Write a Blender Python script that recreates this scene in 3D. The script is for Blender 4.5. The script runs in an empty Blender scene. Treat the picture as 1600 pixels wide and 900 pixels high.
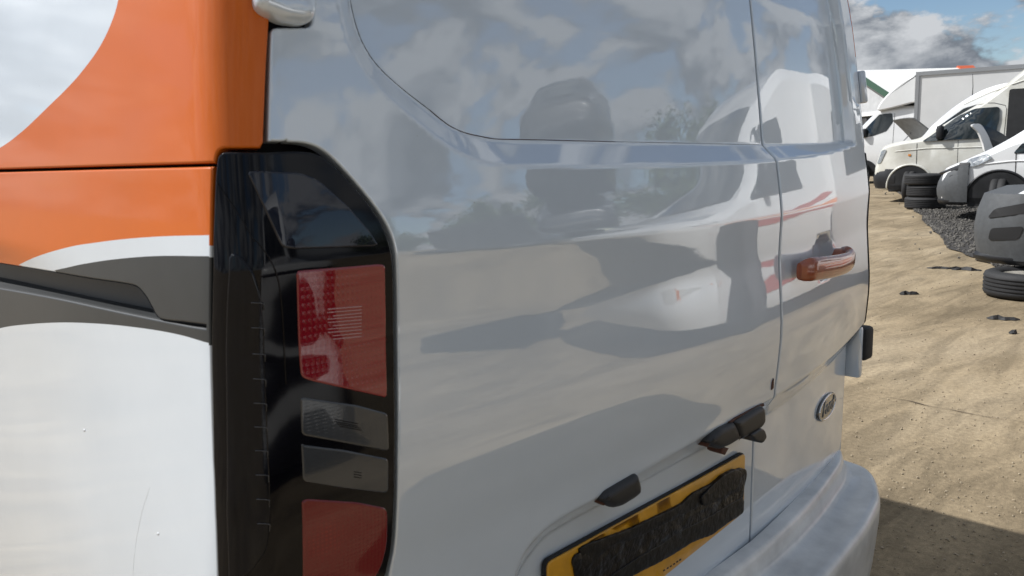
import bpy, bmesh, math, random
import numpy as np
from mathutils import Vector
from mathutils.geometry import delaunay_2d_cdt
random.seed(7); np.random.seed(7)
S = bpy.context.scene
COL = S.collection

# ------------------------------------------------------------------ camera
F = 1300.0
RM = np.array([[0.69269091, -0.13199307, 0.70905369],
               [-0.72072926, -0.08988611, 0.6873644],
               [-0.02699326, -0.98716681, -0.15739456]])   # world = RM @ camera (x right, y down, z forward)
CAM = np.array([0.0, 0.0, 1.22])
from mathutils import Matrix
cd = bpy.data.cameras.new('camera'); cam = bpy.data.objects.new('camera', cd); COL.objects.link(cam)
cd.sensor_width = 36; cd.lens = 36 * F / 1600; cd.clip_start = .02; cd.clip_end = 3000
M4 = Matrix.Identity(4)
for i in range(3):
    M4[i][0] = RM[i, 0]; M4[i][1] = -RM[i, 1]; M4[i][2] = -RM[i, 2]; M4[i][3] = CAM[i]
cam.matrix_world = M4
cd.dof.use_dof = True; cd.dof.focus_distance = 2.4; cd.dof.aperture_fstop = 16.0
S.camera = cam

# ------------------------------------------------------------------ light
SUN = Vector((-.56, .80, 1.0)).normalized()
EL = math.asin(SUN.z); ROT = math.atan2(SUN.x, SUN.y)
W = bpy.data.worlds.new('World'); S.world = W; W.use_nodes = True
OFF = (41.7, 25.8)
def world_nodes():
    nt = W.node_tree; nt.nodes.clear(); N = nt.nodes.new; L = nt.links.new
    out = N('ShaderNodeOutputWorld'); bg = N('ShaderNodeBackground'); bg.inputs[1].default_value = 0.082
    sky = N('ShaderNodeTexSky'); sky.sky_type = 'NISHITA'; sky.sun_disc = False
    sky.sun_elevation = EL; sky.sun_rotation = ROT; sky.air_density = 1.0; sky.dust_density = .08; sky.ozone_density = 3.0; sky.altitude = 300
    tc = N('ShaderNodeTexCoord'); sep = N('ShaderNodeSeparateXYZ'); L(tc.outputs['Generated'], sep.inputs[0])
    def M(op, a, b=None, clamp=False):
        n = N('ShaderNodeMath'); n.operation = op; n.use_clamp = clamp
        for i, v in enumerate((a, b)):
            if v is None: continue
            if isinstance(v, (int, float)): n.inputs[i].default_value = v
            else: L(v, n.inputs[i])
        return n.outputs[0]
    zc = M('MAXIMUM', sep.outputs[2], 0.0)
    den = M('ADD', zc, .70)
    def proj(ox, oy, dz):
        c = N('ShaderNodeCombineXYZ')
        L(M('ADD', M('DIVIDE', sep.outputs[0], den), ox), c.inputs[0])
        L(M('ADD', M('DIVIDE', sep.outputs[1], den), oy), c.inputs[1])
        c.inputs[2].default_value = 0
        # lift the coordinate with height so that clouds near the horizon keep a billowing side
        L(M('MULTIPLY', M('ADD', zc, dz), 1.7), c.inputs[2])
        return c.outputs[0]
    def fbm(vec):
        n = N('ShaderNodeTexNoise'); n.inputs['Scale'].default_value = 6.0; n.inputs['Detail'].default_value = 9
        n.inputs['Roughness'].default_value = .57; n.inputs['Distortion'].default_value = .15; L(vec, n.inputs['Vector']); return n.outputs[0]
    OX, OY = OFF
    a = fbm(proj(OX, OY, 0)); b = fbm(proj(OX - .03, OY + .043, .030))
    mr = N('ShaderNodeMapRange'); mr.interpolation_type = 'SMOOTHSTEP'
    mr.inputs[1].default_value = .42; mr.inputs[2].default_value = .50; L(M('ADD', a, M('MULTIPLY', M('MAXIMUM', M('SUBTRACT', .09, zc), 0.0), 1.3)), mr.inputs[0])
    lit = M('ADD', M('MULTIPLY', M('SUBTRACT', a, b), 2.9), .46, True)
    thick = N('ShaderNodeMapRange'); thick.inputs[1].default_value = .50; thick.inputs[2].default_value = .72
    thick.inputs[3].default_value = 1.0; thick.inputs[4].default_value = .45; L(a, thick.inputs[0])
    shade = M('MULTIPLY', lit, thick.outputs[0])
    cr = N('ShaderNodeValToRGB'); L(shade, cr.inputs[0])
    e = cr.color_ramp.elements
    e[0].position = .08; e[0].color = (.16, .19, .235, 1)
    e[1].position = .60; e[1].color = (.92, .955, 1.0, 1)
    mid = e.new(.32); mid.color = (.36, .40, .46, 1)
    sc = N('ShaderNodeVectorMath'); sc.operation = 'SCALE'; sc.inputs[3].default_value = 7.0; L(cr.outputs[0], sc.inputs[0])
    # clouds scatter forward: brighter towards the sun
    dt = N('ShaderNodeVectorMath'); dt.operation = 'DOT_PRODUCT'; L(tc.outputs['Generated'], dt.inputs[0]); dt.inputs[1].default_value = SUN
    L(M('MULTIPLY_ADD', M('POWER', M('MAXIMUM', dt.outputs['Value'], 0.0), 4.0), 13.0), sc.inputs[3])
    sc.inputs[3].links[0].from_node.inputs[2].default_value = 6.6
    mx = N('ShaderNodeMix'); mx.data_type = 'RGBA'
    L(mr.outputs[0], mx.inputs[0]); L(sky.outputs[0], mx.inputs[6]); L(sc.outputs[0], mx.inputs[7])
    L(mx.outputs[2], bg.inputs[0]); L(bg.outputs[0], out.inputs[0])
world_nodes()
sd = bpy.data.lights.new('sun', 'SUN'); sd.energy = 4.6; sd.angle = math.radians(.53); sd.color = (1, .985, .965)
so = bpy.data.objects.new('sun', sd); COL.objects.link(so); so.rotation_euler = SUN.to_track_quat('Z', 'Y').to_euler()
S.view_settings.view_transform = 'Standard'; S.view_settings.look = 'None'
S.view_settings.exposure = 0.28; S.view_settings.gamma = 1.0
S.render.engine = 'CYCLES'
S.cycles.use_denoising = True
S.cycles.max_bounces = 8; S.cycles.glossy_bounces = 5; S.cycles.transmission_bounces = 6; S.cycles.diffuse_bounces = 3

# ------------------------------------------------------------------ materials
def mat(name, col, rough=.5, metal=0., coat=0., coat_rough=.03, ior=1.5, noise=None, bump=None, spec=.5, col2=None, trans=0.):
    """noise=(scale, amount): mottles the colour.  bump=(scale, strength, distance)."""
    m = bpy.data.materials.new(name); m.use_nodes = True; nt = m.node_tree; b = nt.nodes['Principled BSDF']
    c = (*col, 1)
    b.inputs['Base Color'].default_value = c; b.inputs['Roughness'].default_value = rough
    b.inputs['Metallic'].default_value = metal; b.inputs['Coat Weight'].default_value = coat
    b.inputs['Coat Roughness'].default_value = coat_rough; b.inputs['IOR'].default_value = ior
    b.inputs['Specular IOR Level'].default_value = spec; b.inputs['Transmission Weight'].default_value = trans
    tc = nt.nodes.new('ShaderNodeTexCoord')
    if noise:
        n = nt.nodes.new('ShaderNodeTexNoise'); n.inputs['Scale'].default_value = noise[0]; n.inputs['Detail'].default_value = 6
        n.inputs['Roughness'].default_value = .62
        nt.links.new(tc.outputs['Object'], n.inputs['Vector'])
        r = nt.nodes.new('ShaderNodeMapRange'); r.inputs[1].default_value = .3; r.inputs[2].default_value = .7
        nt.links.new(n.outputs[0], r.inputs[0])
        mx = nt.nodes.new('ShaderNodeMix'); mx.data_type = 'RGBA'
        c2 = col2 if col2 else tuple(x * (1 - noise[1]) for x in col)
        mx.inputs[6].default_value = c; mx.inputs[7].default_value = (*c2, 1)
        nt.links.new(r.outputs[0], mx.inputs[0]); nt.links.new(mx.outputs[2], b.inputs['Base Color'])
    if bump:
        n = nt.nodes.new('ShaderNodeTexNoise'); n.inputs['Scale'].default_value = bump[0]; n.inputs['Detail'].default_value = 4
        nt.links.new(tc.outputs['Object'], n.inputs['Vector'])
        bp = nt.nodes.new('ShaderNodeBump'); bp.inputs['Strength'].default_value = bump[1]; bp.inputs['Distance'].default_value = bump[2]
        nt.links.new(n.outputs[0], bp.inputs['Height']); nt.links.new(bp.outputs[0], b.inputs['Normal'])
        if coat: nt.links.new(bp.outputs[0], b.inputs['Coat Normal'])
    return m
PEEL = (60, .03, .0008)
WHITE = mat('white_paint', (.54, .612, .690), .30, coat=1, coat_rough=.006, ior=1.5, noise=(7, .05), bump=PEEL)
WHITE.node_tree.nodes['Principled BSDF'].inputs['Coat IOR'].default_value = 2.35
ORANGE = mat('orange_vinyl', (.56, .115, .004), .42, coat=.35, coat_rough=.05, spec=.2, noise=(9, .06), bump=(80, .06, .001))
def specks(m, scale=46., size=.055, keep=.93, col=(.16, .16, .15, 1)):
    """sparse dried specks and a patchy film of dirt on the clear coat"""
    nt = m.node_tree; N = nt.nodes.new; L = nt.links.new; b = nt.nodes['Principled BSDF']; tc = N('ShaderNodeTexCoord')
    v = N('ShaderNodeTexVoronoi'); v.inputs['Scale'].default_value = scale; v.inputs['Randomness'].default_value = 1; L(tc.outputs['Object'], v.inputs['Vector'])
    s = N('ShaderNodeSeparateColor'); L(v.outputs['Color'], s.inputs[0])
    def M(op, x, y):
        n = N('ShaderNodeMath'); n.operation = op
        for i, q in enumerate((x, y)):
            if isinstance(q, (int, float)): n.inputs[i].default_value = q
            else: L(q, n.inputs[i])
        return n.outputs[0]
    k = M('MULTIPLY', M('LESS_THAN', v.outputs['Distance'], M('MULTIPLY', s.outputs[1], size)), M('GREATER_THAN', s.outputs[0], keep))
    src = b.inputs['Base Color'].links[0].from_socket
    mx = N('ShaderNodeMix'); mx.data_type = 'RGBA'; L(k, mx.inputs[0]); L(src, mx.inputs[6]); mx.inputs[7].default_value = col; L(mx.outputs[2], b.inputs['Base Color'])
    n = N('ShaderNodeTexNoise'); n.inputs['Scale'].default_value = 5; n.inputs['Detail'].default_value = 8; n.inputs['Roughness'].default_value = .7; L(tc.outputs['Object'], n.inputs['Vector'])
    mr = N('ShaderNodeMapRange'); mr.inputs[1].default_value = .42; mr.inputs[2].default_value = .75; mr.inputs[3].default_value = b.inputs['Coat Roughness'].default_value; mr.inputs[4].default_value = b.inputs['Coat Roughness'].default_value + .022
    L(n.outputs[0], mr.inputs[0]); L(M('MAXIMUM', mr.outputs[0], M('MULTIPLY', k, .4)), b.inputs['Coat Roughness'])
specks(WHITE)
WHITES = mat('white_side_paint', (.60, .655, .710), .34, coat=.9, coat_rough=.05, ior=1.5, noise=(7, .05), bump=PEEL); specks(WHITES)
specks(ORANGE, 40., .06, .95, (.25, .05, .01, 1))
GREYV = mat('grey_vinyl', (.019, .0215, .023), .5, coat=.2, coat_rough=.18, noise=(30, .2))
BLACK = mat('gap_black', (.008, .008, .009), .7)
GLOSSB = mat('gloss_black', (.003, .003, .005), .06, ior=1.33, noise=(60, .3))
PLAST = mat('black_plastic', (.012, .013, .016), .48, bump=(900, .15, .0006), noise=(120, .3))
RUBBER = mat('rubber', (.02, .02, .021), .75, noise=(40, .35), bump=(120, .2, .002))
GREYP = mat('grey_bumper_plastic', (.075, .08, .085), .55, noise=(25, .25), bump=(500, .1, .001))
GLASS = mat('dark_glass', (.012, .018, .019), .03, coat=1, coat_rough=.01, noise=(3, .5))
STEEL = mat('steel', (.42, .42, .43), .38, metal=.9, noise=(30, .3))
CHROME = mat('chrome', (.75, .76, .78), .12, metal=1.)
RUST = mat('rust', (.085, .028, .014), .7, noise=(200, .5))
LENSG = mat('headlight_glass', (.45, .47, .48), .06, coat=1, metal=.4, noise=(40, .6))

# ------------------------------------------------------------------ object helpers
def link(name, me, m=None, parent=None, loc=None):
    o = bpy.data.objects.new(name, me); COL.objects.link(o)
    if m is not None:
        for k in (m if isinstance(m, (list, tuple)) else [m]): me.materials.append(k)
    if parent is not None: o.parent = parent
    if loc is not None: o.location = loc
    return o
def tag(o, label=None, cat=None, group=None, kind=None):
    for k, v in (('label', label), ('category', cat), ('group', group), ('kind', kind)):
        if v: o[k] = v
    return o
def empty(name, loc, label, cat, group=None, rz=0):
    o = bpy.data.objects.new(name, None); COL.objects.link(o); o.location = loc; o.rotation_euler[2] = rz
    o.empty_display_size = .2
    return tag(o, label, cat, group)
def pydata(name, v, f, m, parent=None, smooth=True, org=(0, 0, 0), sharp=None):
    me = bpy.data.meshes.new(name)
    me.from_pydata([tuple(np.subtract(p, org)) for p in v], [], [tuple(int(i) for i in q) for q in f]); me.update()
    if smooth: me.polygons.foreach_set('use_smooth', [True] * len(me.polygons))
    if sharp: me.set_sharp_from_angle(angle=math.radians(sharp))
    return link(name, me, m, parent)
class MB:
    """collects simple solids into one mesh"""
    def __init__(s): s.v = []; s.f = []
    def add(s, v, f):
        n = len(s.v); s.v += [tuple(p) for p in v]; s.f += [tuple(i + n for i in q) for q in f]
    def box(s, lo, hi, bev=0.):
        x0, y0, z0 = lo; x1, y1, z1 = hi
        if bev <= 0:
            s.add([(x0, y0, z0), (x1, y0, z0), (x1, y1, z0), (x0, y1, z0), (x0, y0, z1), (x1, y0, z1), (x1, y1, z1), (x0, y1, z1)],
                  [(3, 2, 1, 0), (4, 5, 6, 7), (0, 1, 5, 4), (1, 2, 6, 5), (2, 3, 7, 6), (3, 0, 4, 7)]); return
        bm = bmesh.new(); bmesh.ops.create_cube(bm, size=1)
        for w in bm.verts: w.co = Vector(((x0 + x1) / 2 + w.co.x * (x1 - x0), (y0 + y1) / 2 + w.co.y * (y1 - y0), (z0 + z1) / 2 + w.co.z * (z1 - z0)))
        bmesh.ops.bevel(bm, geom=bm.edges[:], offset=bev, segments=2, affect='EDGES', profile=.5)
        bm.verts.index_update(); s.add([w.co[:] for w in bm.verts], [[w.index for w in q.verts] for q in bm.faces]); bm.free()
    def tube(s, pts, r, n=8, cap=True):
        pts = [Vector(p) for p in pts]; rs = r if isinstance(r, (list, tuple)) else [r] * len(pts); rings = []
        up = Vector((0, 0, 1))
        for i, p in enumerate(pts):
            d = (pts[min(i + 1, len(pts) - 1)] - pts[max(i - 1, 0)]).normalized()
            a = d.cross(up if abs(d.z) < .95 else Vector((1, 0, 0))).normalized(); b = a.cross(d)
            rings.append([p + (a * math.cos(t) + b * math.sin(t)) * rs[i] for t in (2 * math.pi * k / n for k in range(n))])
        v = [q for R in rings for q in R]
        f = [(i * n + k, i * n + (k + 1) % n, (i + 1) * n + (k + 1) % n, (i + 1) * n + k) for i in range(len(pts) - 1) for k in range(n)]
        if cap: f += [tuple(range(n))[::-1], tuple(range((len(pts) - 1) * n, len(pts) * n))]
        s.add(v, f)
    def lathe(s, prof, c=(0, 0, 0), axis='z', n=40, closed=True):
        """prof: (radius, height) pairs, closed loop round the axis"""
        v = []
        for r, h in prof:
            for k in range(n):
                a = 2 * math.pi * k / n; x, y = r * math.cos(a), r * math.sin(a)
                p = {'z': (x, y, h), 'y': (x, h, y), 'x': (h, x, y)}[axis]
                v.append((p[0] + c[0], p[1] + c[1], p[2] + c[2]))
        m = len(prof); f = []
        for i in range(m if closed else m - 1):
            j = (i + 1) % m
            for k in range(n): f.append((i * n + k, i * n + (k + 1) % n, j * n + (k + 1) % n, j * n + k))
        s.add(v, f)
    def build(s, name, m, parent=None, smooth=False, sharp=None, fix=True):
        me = bpy.data.meshes.new(name); me.from_pydata(s.v, [], s.f); me.update()
        if fix:
            bm = bmesh.new(); bm.from_mesh(me); bmesh.ops.recalc_face_normals(bm, faces=bm.faces[:]); bm.to_mesh(me); bm.free()
        if smooth or sharp: me.polygons.foreach_set('use_smooth', [True] * len(me.polygons))
        if sharp: me.set_sharp_from_angle(angle=math.radians(sharp))
        return link(name, me, m, parent)
def spline(pts, n=8, closed=False):
    P = np.array(pts, float); m = len(P); out = []
    for i in range(m if closed else m - 1):
        if closed: a, b, c, d = P[(i - 1) % m], P[i], P[(i + 1) % m], P[(i + 2) % m]
        else: a, b, c, d = P[max(i - 1, 0)], P[i], P[i + 1], P[min(i + 2, m - 1)]
        # centripetal-like tangents
        h = np.linalg.norm(c - b) + 1e-9
        m1 = (c - a) / (np.linalg.norm(b - a) + h + 1e-9) * h; m2 = (d - b) / (np.linalg.norm(d - c) + h + 1e-9) * h
        for k in range(n):
            t = k / n
            out.append((2 * t**3 - 3 * t**2 + 1) * b + (t**3 - 2 * t**2 + t) * m1 + (-2 * t**3 + 3 * t**2) * c + (t**3 - t**2) * m2)
    if not closed: out.append(P[-1])
    return np.array(out)
def resample(P, step, closed=True):
    P = np.asarray(P, float); Q = np.vstack([P, P[:1]]) if closed else P
    d = np.r_[0, np.cumsum(np.linalg.norm(np.diff(Q, axis=0), axis=1))]
    n = max(4, int(d[-1] / step)); t = np.linspace(0, d[-1], n + 1)
    R = np.stack([np.interp(t, d, Q[:, k]) for k in range(P.shape[1])], 1)
    return R[:-1] if closed else R
def dens(P, step):
    """subdivide the edges of a closed polygon, keeping its corners"""
    P = np.asarray(P, float); out = []
    for i in range(len(P)):
        a, b = P[i], P[(i + 1) % len(P)]; n = max(1, int(math.ceil(np.linalg.norm(b - a) / step)))
        out += [a + (b - a) * k / n for k in range(n)]
    return np.array(out)
def round_poly(P, r, n=5):
    """round every corner of a polygon by (up to) r"""
    P = np.asarray(P, float); m = len(P); rr = r if hasattr(r, '__len__') else [r] * m; out = []
    for i in range(m):
        a, b, c = P[i - 1], P[i], P[(i + 1) % m]
        u = a - b; w = c - b; lu, lw = np.linalg.norm(u), np.linalg.norm(w); k = min(rr[i], lu * .45, lw * .45)
        p0, p1 = b + u / lu * k, b + w / lw * k
        for t in np.linspace(0, 1, n): out.append((1 - t)**2 * p0 + 2 * t * (1 - t) * b + t * t * p1)
    return np.array(out)
def pip(P, poly):
    x, y = P[:, 0], P[:, 1]; r = np.zeros(len(P), bool); n = len(poly)
    for i in range(n):
        x0, y0 = poly[i]; x1, y1 = poly[(i + 1) % n]
        if y0 == y1: continue
        c = (y0 > y) != (y1 > y)
        r ^= c & (x < (x1 - x0) * (y - y0) / (y1 - y0) + x0)
    return r
def segdist(P, poly, closed=True):
    d = np.full(len(P), 1e9); n = len(poly)
    for i in range(n if closed else n - 1):
        a = poly[i]; b = poly[(i + 1) % n]; ab = b - a; L2 = ab @ ab + 1e-15
        t = np.clip(((P - a) @ ab) / L2, 0, 1); q = P - a - t[:, None] * ab
        d = np.minimum(d, q[:, 0]**2 + q[:, 1]**2)
    return np.sqrt(d)
def smooth01(x): x = np.clip(x, 0, 1); return x * x * (3 - 2 * x)

# ================================================================== THE NEAR VAN: one continuous skin, cut into panels
# plan section (x, y) walked from the front of the left side, round the rear, to the front of the right side
XL, XR, CR = .345, 1.93, .045
def y_rear(x):
    x = np.asarray(x, float)
    return .10 * np.clip(.80 - x, 0, 9)**2 + .11 * np.clip(x - 1.05, 0, 9)**2 - .0089
def build_section():
    side = 4.6; st = .001
    yl = y_rear(XL + CR) + CR; yr = y_rear(XR - CR) + CR
    a = np.stack([np.full(4000, XL), np.linspace(side, yl, 4000)], 1)
    th = np.linspace(math.pi, 1.5 * math.pi, 80)
    b = np.stack([XL + CR + CR * np.cos(th), yl + CR * np.sin(th)], 1)
    x = np.linspace(XL + CR, XR - CR, 1500); c = np.stack([x, y_rear(x)], 1)
    th = np.linspace(1.5 * math.pi, 2 * math.pi, 80)
    d = np.stack([XR - CR + CR * np.cos(th), yr + CR * np.sin(th)], 1)
    e = np.stack([np.full(4000, XR), np.linspace(yr, side, 4000)], 1)
    P = np.vstack([a, b[1:], c[1:], d[1:], e[1:]])
    s = np.r_[0, np.cumsum(np.linalg.norm(np.diff(P, axis=0), axis=1))]
    t = np.arange(0, s[-1], st); Q = np.stack([np.interp(t, s, P[:, 0]), np.interp(t, s, P[:, 1])], 1)
    k = np.exp(-.5 * (np.arange(-40, 41) / 12.)**2); k /= k.sum()
    pad = np.pad(Q, ((40, 40), (0, 0)), mode='edge')
    # keep straight ends straight
    pad[:40] = Q[0] + (Q[1] - Q[0]) * np.arange(-40, 0)[:, None]; pad[-40:] = Q[-1] + (Q[-1] - Q[-2]) * np.arange(1, 41)[:, None]
    Q = np.stack([np.convolve(pad[:, i], k, 'valid') for i in range(2)], 1)
    s0 = s[len(a) - 1 + 40]                      # s = 0 at the middle of the left corner
    return t - s0, Q
SS, SQ = build_section()
SX = SQ[:, 0]
iR = int(np.argmax(SQ[:, 0] > 1.0))
_m = (np.arange(len(SX)) > int(np.argmin(np.abs(SS)))) & (SX < XR - .004) & (SQ[:, 1] < 1.0)
_m &= np.arange(len(SX)) <= int(np.argmax(SX > XR - .006))
def s_of_x(x): return float(np.interp(x, SX[_m], SS[_m]))
# vertical profile of the rear (distance of the skin in y), read off the door gap
ZP = np.array([.20, .45, .60, .72, .80, .835, .892, .93, .971, 1.037, 1.075, 1.098, 1.1135, 1.125, 1.16, 1.20, 1.24, 1.38, 1.47, 1.70, 1.97])
YP = np.array([.668, .668, .6665, .6645, .6614, .6568, .6514, .6508, .6530, .6566, .6550, .6535, .6525, .6534, .6572, .6625, .6665, .6790, .6880, .7220, .790])
_zf = np.arange(.1, 2.1, .001); _yf = np.interp(_zf, ZP, YP)
def _sm(y, w):
    k = np.exp(-.5 * (np.arange(-60, 61) / w)**2); k /= k.sum(); return np.convolve(np.pad(y, 60, mode='edge'), k, 'valid')
_ysm = _sm(_yf, 9.); _ysh = _sm(_yf, 2.0)
_wt = np.exp(-.5 * ((_zf - 1.1135) / .012)**2); _yf = _ysm * (1 - _wt) + _ysh * _wt
def base(s, z, zc=None):
    """the skin without pressings; s along the plan section, z up"""
    s = np.asarray(s, float); z = np.asarray(z, float)
    x = np.interp(s, SS, SQ[:, 0]); y = np.interp(s, SS, SQ[:, 1])
    cx = np.interp(np.clip(x, XL, XR), CRX, CRZ) if CRX is not None else 1.1135
    w = np.exp(-.5 * ((z - 1.1135) / .16)**2)        # the crease climbs or falls along the door, the rest stays
    zz = z - (cx - 1.1135) * w
    p = np.interp(zz, _zf, _yf)
    t = np.where(z > 1.2, .08 * (z - 1.2) + .055 * (z - 1.2)**2 * 2, .075 * (z - 1.2)) + np.where(z < .85, .16 * (.85 - z)**2, 0)
    bl = np.cos(np.clip((x - XL) / (XR - XL), 0, 1) * math.pi)
    # the side swage: below z 1.12 the side tucks in, fading out towards the rear corner
    fade = smooth01((-s - .30) / .45) * (x < 1)
    t = t + fade * .012 * smooth01((1.125 - z) / .05)
    return np.stack([x + t * bl, y + p, z], -1)
CRX = CRZ = None
def fd_normal(fn, s, z, e=.0012):
    a = fn(s + e, z) - fn(s - e, z); b = fn(s, z + e) - fn(s, z - e)
    n = np.cross(a, b); return n / (np.linalg.norm(n, axis=-1, keepdims=True) + 1e-12)
if fd_normal(base, np.array([.8]), np.array([.9]))[0, 1] > 0: NS = -1.
else: NS = 1.
def base_n(s, z): return NS * fd_normal(base, s, z, .003)
def proj(P):
    q = (P - CAM) @ RM; return np.stack([800 + F * q[..., 0] / q[..., 2], 450 + F * q[..., 1] / q[..., 2]], -1)
DISP = None
def skin(s, z, off=0.):
    """full skin; off > 0 is outwards"""
    s = np.asarray(s, float); z = np.asarray(z, float)
    d = off - (DISP(s, z) if DISP else 0)
    return base(s, z) + base_n(s, z) * np.asarray(d)[..., None] if np.ndim(d) else base(s, z) + base_n(s, z) * d
_gs, _gz = np.meshgrid(np.r_[np.arange(-1.4, -.2, .01), np.arange(-.2, .3, .004), np.arange(.3, 1.75, .006)], np.arange(.30, 1.95, .008), indexing='ij')
_gs = _gs.ravel(); _gz = _gz.ravel()
def unproj(px, off=0., fn=None, side=None):
    """pixels of the photograph -> (s, z) on the skin"""
    px = np.asarray(px, float); fn = fn or skin
    P = base(_gs, _gz); q = proj(P); n = base_n(_gs, _gz); ok = np.einsum('ij,ij->i', n, CAM - P) > 0
    ok &= ((P - CAM) @ RM)[:, 2] > .05
    if side == 'rear': ok &= _gs > 0
    if side == 'side': ok &= _gs < .03
    gs, gz, q = _gs[ok], _gz[ok], q[ok]; i = [int(np.argmin(((q - p)**2).sum(1))) for p in px]
    s, z = gs[i].copy(), gz[i].copy(); e = 5e-4
    for _ in range(12):
        a = proj(fn(s, z, off)); js = (proj(fn(s + e, z, off)) - a) / e; jz = (proj(fn(s, z + e, off)) - a) / e
        r = px - a; det = js[:, 0] * jz[:, 1] - js[:, 1] * jz[:, 0]; det = np.where(np.abs(det) < 1e-3, 1e-3, det)
        ds = (r[:, 0] * jz[:, 1] - r[:, 1] * jz[:, 0]) / det; dz = (js[:, 0] * r[:, 1] - js[:, 1] * r[:, 0]) / det
        s = s + np.clip(ds, -.03, .03) * .9; z = z + np.clip(dz, -.03, .03) * .9
    return np.stack([s, z], 1)
# crease line of the doors, read along the door
_c = unproj([(625, 400), (750, 388), (900, 372), (1050, 357), (1150, 347), (1220, 338), (1300, 318), (1340, 306)])
_cx = np.interp(_c[:, 0], SS, SQ[:, 0]); CRX = np.r_[XL, _cx, XR]; CRZ = np.r_[_c[0, 1], _c[:, 1], _c[-1, 1]]
_f = np.polyfit(_cx, _c[:, 1], 2); CRX = np.linspace(XL, XR, 40); CRZ = np.polyval(_f, np.clip(CRX, .5, 1.9))
_k = lambda s: np.interp(np.interp(s, SS, SQ[:, 0]), CRX, CRZ)
# pressings: window recess, plate recess, handle cup
GAPX = 1.335; SG = s_of_x(GAPX)
wo = unproj([(528, 0), (534, 30), (545, 70), (566, 108), (592, 140), (640, 182), (690, 222), (735, 248), (780, 259), (830, 262), (900, 262), (1000, 261), (1100, 258), (1212, 252), (1300, 240), (1338, 226)], 0, side='rear')
wi = unproj([(547, 0), (554, 32), (566, 66), (586, 98), (618, 130), (672, 175), (710, 200), (745, 213), (780, 218), (900, 220), (1000, 221), (1190, 225), (1330, 222)], -.022, side='rear')
wi[-1, 0] = min(wi[-1, 0], s_of_x(1.80)); wo[-1, 0] = min(wo[-1, 0], s_of_x(1.85))
W_OUT = np.vstack([spline(wo, 5), [(wo[-1, 0] - .004, 1.60), (wo[-1, 0] - .03, 1.84), (wo[0, 0] + .06, 1.84), (wo[0, 0] + .015, 1.60)]])
W_IN = np.vstack([spline(wi, 5), [(wi[-1, 0] - .004, 1.60), (wi[-1, 0] - .03, 1.825), (wi[0, 0] + .06, 1.825), (wi[0, 0] + .015, 1.60)]])
po = unproj([(792, 930), (802, 900), (815, 865), (840, 833), (880, 803), (940, 771), (1000, 736), (1105, 675), (1195, 626), (1248, 592), (1293, 560), (1318, 538)], 0, side='rear')
pi_ = unproj([(818, 930), (828, 900), (845, 873), (866, 848), (900, 826), (945, 800), (1003, 768), (1105, 712), (1190, 668), (1240, 632), (1290, 590), (1308, 572)], -.02, side='rear')
po = np.vstack([po, [(po[-1,0]+.25, po[-1,1]+.02)]]); pi_ = np.vstack([pi_, [(pi_[-1,0]+.25, pi_[-1,1]+.02)]])
P_OUT = np.vstack([spline(po, 4), [(po[-1, 0] + .01, .50), (po[-1, 0], .30), (po[0, 0] - .02, .30), (po[0, 0] - .01, .45)]])
P_IN = np.vstack([spline(pi_, 4), [(pi_[-1, 0] + .005, .50), (pi_[-1, 0] - .005, .315), (pi_[0, 0] - .01, .315), (pi_[0, 0] - .005, .45)]])
CUP = unproj([(1287, 402)], 0, side='rear')[0]
def rec(P, out, inn):
    f = np.zeros(len(P)); lo = out.min(0) - .02; hi = out.max(0) + .02
    m = ((P > lo) & (P < hi)).all(1)
    if not m.any(): return f
    Q = P[m]; io = pip(Q, out); ii = pip(Q, inn); do = segdist(Q, out); di = np.where(ii, 0, segdist(Q, inn))
    g = np.where(io, do / (do + di + 1e-9), 0); f[m] = g
    return f
def soft(f):                                         # a straight bevel with small radii at both ends
    a = .12; return np.where(f < a, f * f / (2 * a), np.where(f > 1 - a, 1 - a - (1 - f)**2 / (2 * a), f - a / 2)) / (1 - a)
def disp(s, z):
    sh = np.shape(s); P = np.stack([np.ravel(s), np.ravel(z)], 1)
    d = .0225 * soft(rec(P, W_OUT, W_IN)) + .036 * soft(rec(P, P_OUT, P_IN))
    q = ((P[:, 0] - CUP[0]) / .060)**2 + ((P[:, 1] - CUP[1]) / .046)**2
    d += .020 * smooth01((1.05 - q) / .75)
    return d.reshape(sh)
DISP = disp
def skin_n(s, z, e=.0012): return NS * fd_normal(skin, s, z, e)

VAN = empty('panel_van', (1.14, .72, 0), 'white panel van with orange and grey side livery, close up from its rear corner', 'van')
VO = np.array(VAN.location)
def mesh_n(name, V, Fc, N, mats, mi=None, parent=None):
    me = bpy.data.meshes.new(name); me.from_pydata([tuple(p) for p in (V - VO)], [], [tuple(int(i) for i in f) for f in Fc]); me.update()
    me.polygons.foreach_set('use_smooth', [True] * len(me.polygons))
    o = link(name, me, mats, parent or VAN)
    if mi is not None: me.polygons.foreach_set('material_index', [int(i) for i in mi])
    me.normals_split_custom_set_from_vertices([tuple(n) for n in N]); return o
def inward(O):
    """unit normals of a closed polygon pointing inside"""
    a = np.roll(O, 1, 0); b = np.roll(O, -1, 0); t = b - a; t /= np.linalg.norm(t, axis=1, keepdims=True) + 1e-12
    n = np.stack([-t[:, 1], t[:, 0]], 1)
    A = .5 * np.sum(O[:, 0] * np.roll(O[:, 1], -1) - np.roll(O[:, 0], -1) * O[:, 1])
    return n if A > 0 else -n
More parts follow.
